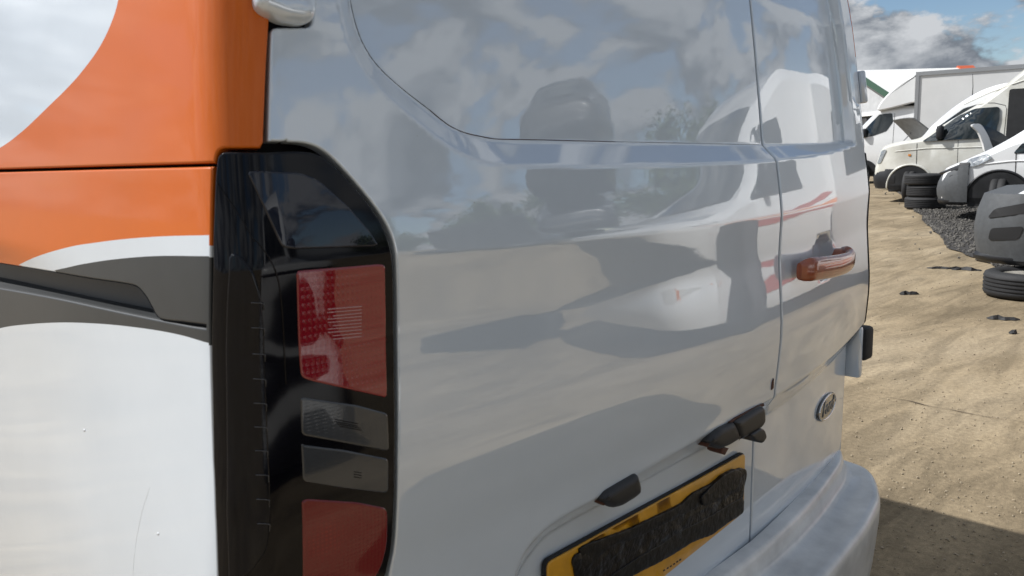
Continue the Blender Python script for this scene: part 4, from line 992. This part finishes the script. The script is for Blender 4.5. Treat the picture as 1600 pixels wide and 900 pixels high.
v.screen(1.1, 2.0); v.side('window', [(1.0, 1.04), (1.2, 1.32), (1.75, 1.80), (2.3, 1.84), (2.4, 1.2), (1.5, 1.05)], GLASS); v.mirror(1.4, 1.25); v.line('door_gap', [(1.06, .42), (1.04, 1.05)]); v.line('door_gap', [(2.45, .42), (2.45, 1.9)]); v.line('body_line', [(.55, .88), (1.0, .93), (2.4, .93)], CLEANW, .012)
# high roof van, dirty cream white
cw = van_st(roof=2.86, nose=.80, hb=1.20, hood=1.37, hl=.90, ws=2.0, rl=2.75, belt=1.30)
cw[4] = (1.0, .27, 1.26, 1.36, .97, .87); cw[6] = (2.25, .27, 1.30, 2.04, .97, .86); cw[5] = (1.62, .27, 1.30, 1.70, .97, .84); cw.insert(7, (2.70, .27, 1.3, 2.34, .97, .85)); cw[8] = (3.25, .27, 1.3, 2.74, .97, .84); cw[9] = (3.7, .27, 1.3, 2.88, .97, .84)
v = Veh('parked_van', 'dirty cream high roof van with black bumper, open side door and big mirror', 'van', ROW, place(1379, 69), AZ, cw, DIRTW, 5.4, .87)
v.shell('bumper', 0, .52, .30, .74, PLAST, .03); v.arch(.86, .44); v.arch(4.5, .44); v.lip(.86, .46)
v.side('headlight', [(.06, .82), (.16, .84), (.30, 1.12), (.18, 1.12)], LENSG, .015); v.side('window', [(1.08, 1.27), (1.80, 1.77), (2.15, 1.90), (2.66, 1.91), (2.67, 1.66), (2.60, 1.31)], GLASS, off=.035, th=.06, r=.06)
v.side('doorway', [(2.82, .45), (2.82, 2.24), (3.95, 2.24), (3.95, .45)], INTER, .006, r=.05); v.screen(.95, 1.95); v.mirror(1.48, 1.33)  # doorway is a dark patch on the closed side, painted as shade
v.line('door_gap', [(1.0, .45), (.98, 1.24)]); v.line('door_gap', [(2.76, .45), (2.80, 1.92), (2.5, 2.0), (2.2, 1.97)]); v.line('body_line', [(.5, 1.08), (1.2, 1.13), (2.6, 1.13)], DIRTW, .012); v.line('door_gap', [(1.88, .45), (1.86, 1.28)], r=.004)
v.line('roof_seam', [(1.9, 2.0), (2.4, 2.2), (3.2, 2.42), (4.5, 2.46)], DIRTW, .015); v.side('repeater', [(.80, .98), (.86, .98), (.86, 1.02), (.80, 1.02)], mat('amber', (.6, .2, .02), .3), .012, .02, r=.01)
# white van behind it: rounded windscreen arc and aerial
v = Veh('parked_van', 'white van with thin roof aerial, mostly hidden behind the cream high roof van', 'van', ROW, place(1401, 64), AZ, [(0, .33, .6, .72, .76, .7), (.05, .3, .85, 1.0, .85, .78), (.2, .27, 1.05, 1.16, .95, .88), (.62, .27, 1.2, 1.36, .97, .88), (.84, .27, 1.36, 1.64, .97, .87), (1.4, .27, 1.38, 2.13, .97, .86), (1.95, .27, 1.38, 2.42, .97, .86), (2.6, .27, 1.38, 2.52, .97, .86), (5, .27, 1.38, 2.5, .95, .84)], CLEANW, 5.0)
v.arch(.9); v.arch(4.3); v.shell('bumper', 0, .5, .28, .7, PLAST, .02); v.screen(.86, 1.6); v.side('window', [(.90, 1.46), (1.0, 1.60), (1.5, 1.98), (1.95, 2.10), (2.4, 2.1), (2.4, 1.45)], GLASS); v.side('headlight', [(.08, .85), (.3, .9), (.5, 1.08), (.3, 1.08)], LENSG)
b = MB(); b.tube([(-1.62, .70, 2.18), (-1.62, .70, 2.45), (-1.60, .70, 2.72)], [.012, .008, .005], 6); b.build('aerial', PLAST, v.root)
# van with the raised grey bonnet
v = Veh('parked_van', 'white van with its grey lined bonnet propped up and dark grille', 'van', ROW, place(1384, 58), math.radians(128), van_st(roof=2.05, nose=.80, hb=1.05, hood=1.24, hl=1.05, ws=1.9), CLEANW, 5.0)
v.shell('bumper', 0, .45, .28, .55, PLAST, .03); v.shell('grille', .0, .16, .58, 1.02, PLAST, .02); v.side('headlight', [(.06, .78), (.22, .82), (.40, 1.02), (.20, 1.02)], LENSG, .015); v.arch(.9); v.arch(4.1); v.screen(1.1, 1.85); v.side('window', [(1.2, 1.22), (1.7, 1.62), (2.3, 1.70), (2.4, 1.26)], GLASS)
v.bonnet(.15, 1.10, math.radians(50), UNDER, UNDER)
# box van
v = Veh('box_van', 'white box van with rounded over cab pod and tall plain box body', 'van', ROW, place(1336, 46), AZ, [(0, .35, .8, .85, .80, .76), (.04, .3, 1.05, 1.3, .9, .84), (.12, .28, 1.25, 1.52, .97, .90), (.24, .28, 1.40, 1.72, .97, .88), (.55, .28, 1.45, 2.08, .97, .84), (.86, .28, 1.45, 2.36, .97, .84), (1.1, .28, 1.45, 2.42, .97, .84), (1.9, .28, 1.45, 2.44, .97, .84), (2.1, .3, 1.45, 2.42, .95, .84)], CLEANW, 2.1)
v.shell('bumper', 0, .35, .3, .72, PLAST, .03); v.arch(.52, .42); v.screen(.22, .80); v.side('window', [(.36, 1.46), (.44, 1.70), (.90, 2.20), (1.28, 2.22), (1.33, 1.95), (1.15, 1.66), (.75, 1.52)], GLASS, r=.05); v.mirror(.50, 1.50); v.side('headlight', [(.05, .9), (.12, .92), (.24, 1.22), (.14, 1.20)], LENSG); v.line('door_gap', [(1.36, .5), (1.36, 2.2)])
def extr(name, poly, y0, y1, m, parent, bev=.03, r=.0):
    b = MB(); P = np.array(poly, float); n = len(P); c = P.mean(0); inn = inward(P) * bev
    rings = [(P + inn, y0), (P, y0 + bev), (P, y1 - bev), (P + inn, y1)]
    V = [(-q[0], y, q[1]) for R, y in rings for q in R]; Fc = [(i * n + k, i * n + (k + 1) % n, (i + 1) * n + (k + 1) % n, (i + 1) * n + k) for i in range(3) for k in range(n)] + [tuple(range(n)), tuple(range(3 * n, 4 * n))]
    b.add(V, Fc); return b.build(name, m, parent, sharp=30)
podp = np.vstack([spline([(1.98, 2.52), (.94, 2.30), (.86, 2.36), (.92, 2.52), (1.12, 2.78), (1.50, 3.12), (1.78, 3.28), (1.98, 3.34)], 6)])
extr('over_cab_pod', dens(podp, .3), -1.02, 1.02, CLEANW, v.root, .04)
BOXW = mat('box_panel', (.66, .66, .65), .5, noise=(1.2, .10)); ALU = mat('aluminium_trim', (.35, .36, .37), .4, metal=.6)
bx = np.array([(2.0, .85), (2.0, 3.38), (6.6, 3.38), (6.6, .85)]); extr('box_body', dens(bx, .6), -1.08, 1.08, BOXW, v.root, .02)
b = MB()
for sd in (1, -1):
    b.box((-2.07, sd * 1.09 - .03, .85), (-1.97, sd * 1.09 + .03, 3.30)); b.box((-6.6, sd * 1.09 - .03, 3.30), (-1.97, sd * 1.09 + .03, 3.42)); b.box((-6.6, sd * 1.09 - .03, .78), (-1.97, sd * 1.09 + .03, .88))
b.build('box_trim', ALU, v.root)
b = MB(); b.box((-6.5, -.45, .45), (-2.0, .45, .84)); b.build('chassis', BLACK, v.root); wheel('wheel', (-5.0, .9, .36), r=.36, parent=v.root); wheel('wheel', (-5.0, -.9, .36), r=.36, parent=v.root)
# a small car far down the yard
v = Veh('parked_car', 'small pale car far down the lane beside the near van edge', 'car', None, gpt((1346, 268)), AZ, [(0, .3, .5, .55, .6, .5), (.1, .24, .62, .74, .72, .62), (.9, .22, .84, .92, .80, .68), (1.6, .22, .9, 1.30, .82, .6), (2.2, .22, .92, 1.47, .82, .58), (3.2, .22, .92, 1.44, .82, .58), (3.9, .24, .9, 1.05, .8, .6), (4.1, .3, .6, .75, .7, .6)], CLEANW, 4.1)
v.arch(.75, .36, .30); v.arch(3.3, .36, .30); v.side('window', [(1.2, .95), (1.75, 1.28), (2.2, 1.37), (3.0, 1.36), (3.5, .98)], GLASS, r=.05)

# a loose van door standing between two of the vans
def loose_door():
    S_ = 84; dp = F / S_
    w = lambda px: CAM + (RM @ np.array([px[0] - 800, px[1] - 450, F])) / F * dp
    foot = w((1560, 226)); foot[2] = 0; t = empty('loose_door', foot, 'loose white van door with dark glass standing behind the second nearest van', 'door')
    nrm = RM @ np.array([0, 0, -1.]); nrm[2] = 0; nrm /= np.linalg.norm(nrm)
    def slab(name, px, th, m, out=0.):
        P = np.array([w(p) for p in px]) - foot; n = len(P); b = MB(); b.add([tuple(p + nrm * out) for p in P] + [tuple(p + nrm * (out - th)) for p in P], [tuple(range(n)), tuple(range(n, 2 * n))[::-1]] + [(k, (k + 1) % n, n + (k + 1) % n, n + k) for k in range(n)]); return b.build(name, m, t)
    slab('window_frame', spline([(1519, 196), (1531, 193.5), (1541, 206), (1548, 222), (1552, 236), (1541, 239), (1536, 224), (1529, 207)], 4, True), .06, CLEANW)
    slab('window', spline([(1532, 195), (1552, 201), (1572, 212), (1584, 226), (1584, 240), (1553, 240), (1549, 222), (1542, 206)], 4, True), .02, GLASS, -.02)
    slab('door_skin', [(1541, 238), (1552, 240), (1584, 240), (1584, 318), (1545, 318)], .08, CLEANW, -.005)
loose_door()
# ---- tyres
def tyre_obj(name, c, label, group, r=.345, w=.215, tilt=0., rim=False, cat='tyre'):
    t = empty(name, c, label, cat, group); b = MB(); h = w / 2
    prof = [(r * .60, -h * .72), (r * .63, -h * .88), (r * .74, -h * 1.0), (r * .88, -h * .98), (r * .965, -h * .86), (r, -h * .60)]
    for z in (-.45, -.15, .15, .45): prof += [(r, h * (z - .09)), (r - .009, h * (z - .07)), (r - .009, h * (z + .07)), (r, h * (z + .09))]
    prof += [(r, h * .60), (r * .965, h * .86), (r * .88, h * .98), (r * .74, h), (r * .63, h * .88), (r * .60, h * .72)]
    b.lathe(prof, (0, 0, h), 'z', 56); b.build('tyre_casing', RUBBER, t, smooth=True, sharp=45)
    if rim:
        b = MB(); b.lathe([(.001, h * 1.2), (r * .16, h * 1.22), (r * .2, h * 1.05), (r * .42, h * 1.1), (r * .5, h * 1.55), (r * .60, h * 1.72), (r * .62, h * 1.66), (r * .60, h * .4), (r * .5, h * .3)], (0, 0, 0), 'z', 40, closed=False); b.build('rim', mat('pale_rim', (.55, .52, .46), .4, metal=.3, noise=(12, .4)), t, smooth=True, sharp=40)
        for k in range(5):
            a = 2 * math.pi * k / 5; b = MB(); b.lathe([(.001, h * 1.2), (.018, h * 1.2), (.018, h * 1.08), (.001, h * 1.08)], (r * .32 * math.cos(a), r * .32 * math.sin(a), 0), 'z', 8); b.build('wheel_bolt', BLACK, t)
    return t
c = place(1445, 82); c = c * 1.0; up = 0
for i, (w, lab) in enumerate(((.222, 'bottom tyre of the stack of three by the cream van wheel'), (.222, 'middle tyre of the stack of three by the cream van wheel'), (.205, 'dusty top tyre of the stack of three by the cream van wheel'))):
    tyre_obj('stacked_tyre', (c[0] + (0, .02, -.015)[i], c[1] + (0, -.015, .03)[i], up + .012), lab, 'stack of tyres', .362 - .006 * i, w); up += w + .004
c = place(1606, 196); tyre_obj('loose_wheel', (c[0], c[1], .006), 'flat lying wheel with pale rim in front of the grey bumper', None, .32, .20, rim=True, cat='wheel')

# ---- barn
def barn():
    p0 = CAM + (RM @ np.array([1338 - 800, 226 - 450, F]) / F) * 48; p0 = np.array([p0[0], p0[1]])         # below the near ridge end
    p1 = CAM + (RM @ np.array([1397 - 800, 226 - 450, F]) / F) * 43.5; g = np.array([p1[0], p1[1]]) - p0; hwid = np.linalg.norm(g); g /= hwid
    d = np.array([g[1], -g[0]]); d = d if (RM.T @ np.array([d[0], d[1], 0]))[0] > 0 else -d
    t = empty('barn', (p0[0], p0[1], 0), 'pale barn with white roof, green bargeboard and red ridge end', 'barn', None)
    Lb = 6.2; ze, zr = 3.72, 5.42
    P = lambda a, l, z: (g[0] * a + d[0] * l, g[1] * a + d[1] * l, z)
    RW = mat('white_roof_sheet', (.74, .74, .72), .5, noise=(1.5, .08)); GW = mat('pale_cladding', (.50, .51, .52), .6, noise=(3, .2)); GRN = mat('green_trim', (.035, .085, .055), .5); DK = mat('dark_doors', (.06, .06, .062), .7, noise=(2, .4)); REDC = mat('red_ridge_cap', (.50, .10, .04), .5)
    def slab(name, c, th, m):
        c = np.array(c, float); nrm = np.cross(c[1] - c[0], c[3] - c[0]); nrm /= np.linalg.norm(nrm); b = MB(); b.add([tuple(p) for p in c] + [tuple(p - nrm * th) for p in c], [(0, 1, 2, 3), (7, 6, 5, 4)] + [(k, (k + 1) % 4, 4 + (k + 1) % 4, 4 + k) for k in range(4)]); return b.build(name, m, t)
    for sgn in (1, -1):
        n = 6
        for k in range(n):
            l0, l1 = -.25 + (Lb + .5) * k / n, -.25 + (Lb + .5) * (k + 1) / n - .02; e = hwid + .3; zl = ze - (zr - ze) * .3 / hwid
            slab('roof_sheet', [P(0, l0, zr), P(0, l1, zr), P(sgn * e, l1, zl), P(sgn * e, l0, zl)], .05, RW)
        slab('bargeboard', [P(-.02 * sgn, -.28, zr + .10), P(sgn * (hwid + .32), -.28, ze + .0), P(sgn * (hwid + .32), -.28, ze - .34), P(-.02 * sgn, -.28, zr - .28)], .04, GRN)
        slab('side_wall', [P(sgn * hwid, 0, 0), P(sgn * hwid, Lb, 0), P(sgn * hwid, Lb, ze), P(sgn * hwid, 0, ze)], .08, GW)
    b = MB(); b.add([P(-hwid, 0, 2.9), P(hwid, 0, 2.9), P(hwid, 0, ze), P(0, 0, zr), P(-hwid, 0, ze)], [(0, 1, 2, 3, 4)]); b.build('gable_wall', GW, t)
    n = 8
    for k in range(n):
        a0, a1 = -hwid + 2 * hwid * k / n, -hwid + 2 * hwid * (k + 1) / n - .05; slab('door_leaf', [P(a0, .06 + .05 * (k % 2), 0), P(a1, .06 + .05 * (k % 2), 0), P(a1, .06 + .05 * (k % 2), 2.9), P(a0, .06 + .05 * (k % 2), 2.9)], .04, DK if k % 3 else GW)
    slab('lintel', [P(-hwid, -.05, 2.85), P(hwid, -.05, 2.85), P(hwid, -.05, 3.05), P(-hwid, -.05, 3.05)], .05, RW)
    slab('far_gable', [P(-hwid, Lb, 0), P(hwid, Lb, 0), P(hwid * .02, Lb, zr), P(-hwid * .02, Lb, zr)], .05, GW)
    b = MB(); b.add([P(.55, Lb - .55, zr - .14), P(0, Lb - .55, zr + .16), P(-.55, Lb - .55, zr - .14), P(.55, Lb + .35, zr - .14), P(0, Lb + .35, zr + .16), P(-.55, Lb + .35, zr - .14)], [(0, 1, 4, 3), (1, 2, 5, 4), (0, 2, 1), (3, 4, 5)]); b.build('ridge_cap', REDC, t)
barn()

# ================================================================== WHAT THE DOORS MIRROR: vehicles and trees behind the camera
SR = mat('stripe_red', (.42, .05, .03), .35, coat=1); SO = mat('stripe_orange', (.75, .22, .04), .35, coat=1)
def az_pt(p, azd, dist): a = math.radians(azd); return np.array([p[0] + dist * math.sin(a), p[1] - dist * math.cos(a)])
v = Veh('parked_van', 'white van with swooping red and orange stripes, mirrored in the near van door', 'van', 'vehicles behind the camera', (5.2, -1.9), math.radians(205), van_st(roof=2.3, nose=.8, hb=1.08, hood=1.35), CLEANW, 5.4)
v.root.location = (5.0, -2.6, 0); v.root.rotation_euler[2] = math.radians(203)
for pl, m in (([(.05, .40), (.45, .44), (1.5, .52), (2.6, .62), (3.6, .70), (3.6, .50), (2.6, .46), (1.5, .40), (.45, .36), (.05, .34)], SR), ([(.05, .54), (.5, .62), (1.5, .80), (2.6, 1.00), (3.6, 1.12), (3.7, .92), (2.7, .84), (1.5, .68), (.5, .54), (.05, .48)], SO), ([(.2, .74), (.6, .82), (1.4, .96), (2.2, 1.12), (3.0, 1.24), (3.4, 1.22), (2.5, 1.06), (1.4, .90), (.6, .77), (.2, .69)], SR)):
    P = dens(np.array(pl), .2); 
    for sd in (1, -1):
        b = MB(); b.add([(-l, sd * (v.hw(l, z) + .004), z) for l, z in P], [tuple(range(len(P)))]); b.build('stripe', m, v.root)
v.arch(.95, .36, .31); v.arch(3.9, .36, .31); v.shell('bumper', 0, .45, .28, .60, CLEANW, .02); v.screen(.95, 1.8); v.side('window', [(1.1, 1.32), (1.6, 1.76), (2.2, 1.84), (2.35, 1.34)], GLASS); v.mirror(1.4, 1.34); v.side('headlight', [(.1, .85), (.3, .9), (.5, 1.08), (.3, 1.08)], LENSG)
car_st = [(0, .3, .5, .58, .62, .5), (.1, .22, .64, .76, .76, .66), (1.0, .2, .90, .98, .86, .72), (1.15, .2, .9, 1.02, .86, .70), (1.85, .2, .94, 1.40, .87, .62), (2.3, .2, .96, 1.50, .87, .60), (3.4, .2, .96, 1.48, .86, .58), (4.0, .22, .95, 1.15, .84, .58), (4.25, .3, .7, .85, .74, .62)]
v = Veh('parked_car', 'dark grey hatchback with its bonnet raised, mirrored in the near van door', 'car', 'vehicles behind the camera', (4.3, -3.9), math.radians(140), car_st, DARKC, 4.25)
v.root.location = (4.6, -4.4, 0); v.root.rotation_euler[2] = math.radians(150)
v.arch(.8, .37, .31); v.arch(3.35, .37, .31); v.side('window', [(1.3, 1.0), (1.85, 1.30), (2.3, 1.40), (2.5, 1.40), (2.5, 1.0)], GLASS, r=.04); v.side('window', [(2.58, 1.0), (2.58, 1.40), (3.2, 1.38), (3.6, 1.04)], GLASS, r=.04); v.screen(1.2, 1.8); v.side('headlight', [(.08, .62), (.22, .64), (.50, .80), (.30, .80)], LENSG); v.bonnet(.12, 1.05, math.radians(62), DARKC, UNDER); v.mirror(1.45, .98, DARKC)
v.shell('grille', 0, .12, .45, .62, PLAST, .015); v.line('door_gap', [(1.35, .4), (1.35, .95)]); v.line('door_gap', [(2.54, .4), (2.54, 1.42)])
v = Veh('parked_van', 'plain white van added behind the camera to shape reflections, facing the near van', 'van', 'vehicles behind the camera', (1.0, -6.0), math.radians(95), van_st(roof=2.4), CLEANW, 5.4)
v.root.location = (.62, -1.55, 0); v.root.rotation_euler[2] = math.radians(93)  # unseen van, added for its dark and bright reflection in the lens
v.arch(.9); v.arch(4.3); v.shell('bumper', 0, .5, .28, .62, PLAST, .02); v.screen(.95, 1.8); v.side('window', [(1.1, 1.32), (1.6, 1.80), (2.2, 1.88), (2.35, 1.34)], GLASS); v.mirror(1.4, 1.34); v.side('headlight', [(.1, .85), (.3, .9), (.5, 1.08), (.3, 1.08)], LENSG); v.shell('grille', .0, .14, .62, .85, PLAST, .02)
v = Veh('parked_van', 'tall white van standing right of the striped van, mirrored in the far door', 'van', 'vehicles behind the camera', (10.7, -1.2), math.radians(150), van_st(roof=2.6), DIRTW, 5.4)
v.arch(.9); v.arch(4.3); v.shell('bumper', 0, .5, .28, .62, PLAST, .02); v.screen(.95, 1.8); v.side('window', [(1.1, 1.32), (1.6, 1.80), (2.2, 1.88), (2.35, 1.34)], GLASS); v.mirror(1.4, 1.34)
DARKB = mat('faded_blue_black_paint', (.018, .022, .032), .35, coat=.8, noise=(5, .5)); MAROON = mat('faded_black_paint', (.02, .019, .019), .45, coat=.5, noise=(4, .5))
for k, (pm, lab, off) in enumerate(((MAROON, 'scrapped black car at the bottom of the stack behind the hatchback', (0, 0)), (DARKB, 'scrapped dark blue car in the middle of the stack behind the hatchback', (.12, -.05)), (MAROON, 'scrapped black car on top of the stack behind the hatchback', (-.1, .08)))):
    v = Veh('scrap_car', lab, 'car', 'stack of scrapped cars behind the camera', (9.6 + off[0], -6.9 + off[1]), math.radians(140 + 3 * k), car_st, pm, 4.25)
    v.root.location.z = 1.29 * k - (0 if k == 0 else .0)
    v.screen(1.2, 1.8); v.side('window', [(1.3, 1.0), (1.85, 1.30), (2.3, 1.40), (2.5, 1.40), (2.5, 1.0)], GLASS, r=.04); v.side('headlight', [(.08, .62), (.22, .64), (.50, .80), (.30, .80)], LENSG); v.shell('bumper', 0, .3, .25, .55, PLAST, .02)
    if k == 0: v.arch(.8, .37, .31); v.arch(3.35, .37, .31)
LEAF = mat('leaves', (.045, .075, .025), .6, noise=(1.4, .6), col2=(.09, .13, .04)); BARK = mat('bark', (.09, .07, .05), .9, noise=(8, .5))
def tree(x, y, h, seed, label):
    r = np.random.RandomState(seed); t = empty('tree', (x, y, 0), label, 'tree', 'trees behind the camera'); b = MB()
    b.tube([(0, 0, 0), (.1, .05, h * .25), (-.05, .1, h * .5), (.05, 0, h * .8)], [h * .03, h * .025, h * .018, h * .006], 8); tips = []
    for k in range(9):
        a = r.uniform(0, 6.28); z0 = h * r.uniform(.25, .6); L = h * r.uniform(.2, .38); p = (L * math.cos(a), L * math.sin(a), z0 + L * r.uniform(.4, 1.0)); tips.append(p); b.tube([(0, 0, z0), (p[0] * .5, p[1] * .5, z0 + (p[2] - z0) * .6), p], [h * .012, h * .008, h * .003], 6)
    b.build('trunk', BARK, t, smooth=True); V = []; Fc = []; tips.append((0, 0, h * .85))
    for p in tips:
        for _ in range(4):
            c = np.array(p) + r.normal(0, h * .07, 3); R = h * r.uniform(.06, .12)
            for _ in range(240):
                q = c + r.normal(0, R * .6, 3); u = r.normal(0, 1, 3); u /= np.linalg.norm(u); w = np.cross(u, r.normal(0, 1, 3)); w /= np.linalg.norm(w); s = h * .0155; n = len(V)
                V += [tuple(q + u * s), tuple(q + w * s * .6), tuple(q - u * s), tuple(q - w * s * .6)]; Fc.append((n, n + 1, n + 2, n + 3))
    pydata('crown', V, Fc, LEAF, t, smooth=False)
for i, (az_, d, h, lab) in enumerate(((40, 24, 4.6, 'broad green tree behind the yard, left of the pair'), (46, 25, 4.4, 'low bushy tree behind the dark hatchback'), (57.5, 26, 4.6, 'green tree right behind the dark hatchback'), (61, 24, 4.6, 'small tree between the hatchback and the striped van'), (30, 32, 5., 'tall green tree behind the plain white van'))):
    p = az_pt((1, .7), az_, d); tree(p[0], p[1], h, 11 + i, lab)
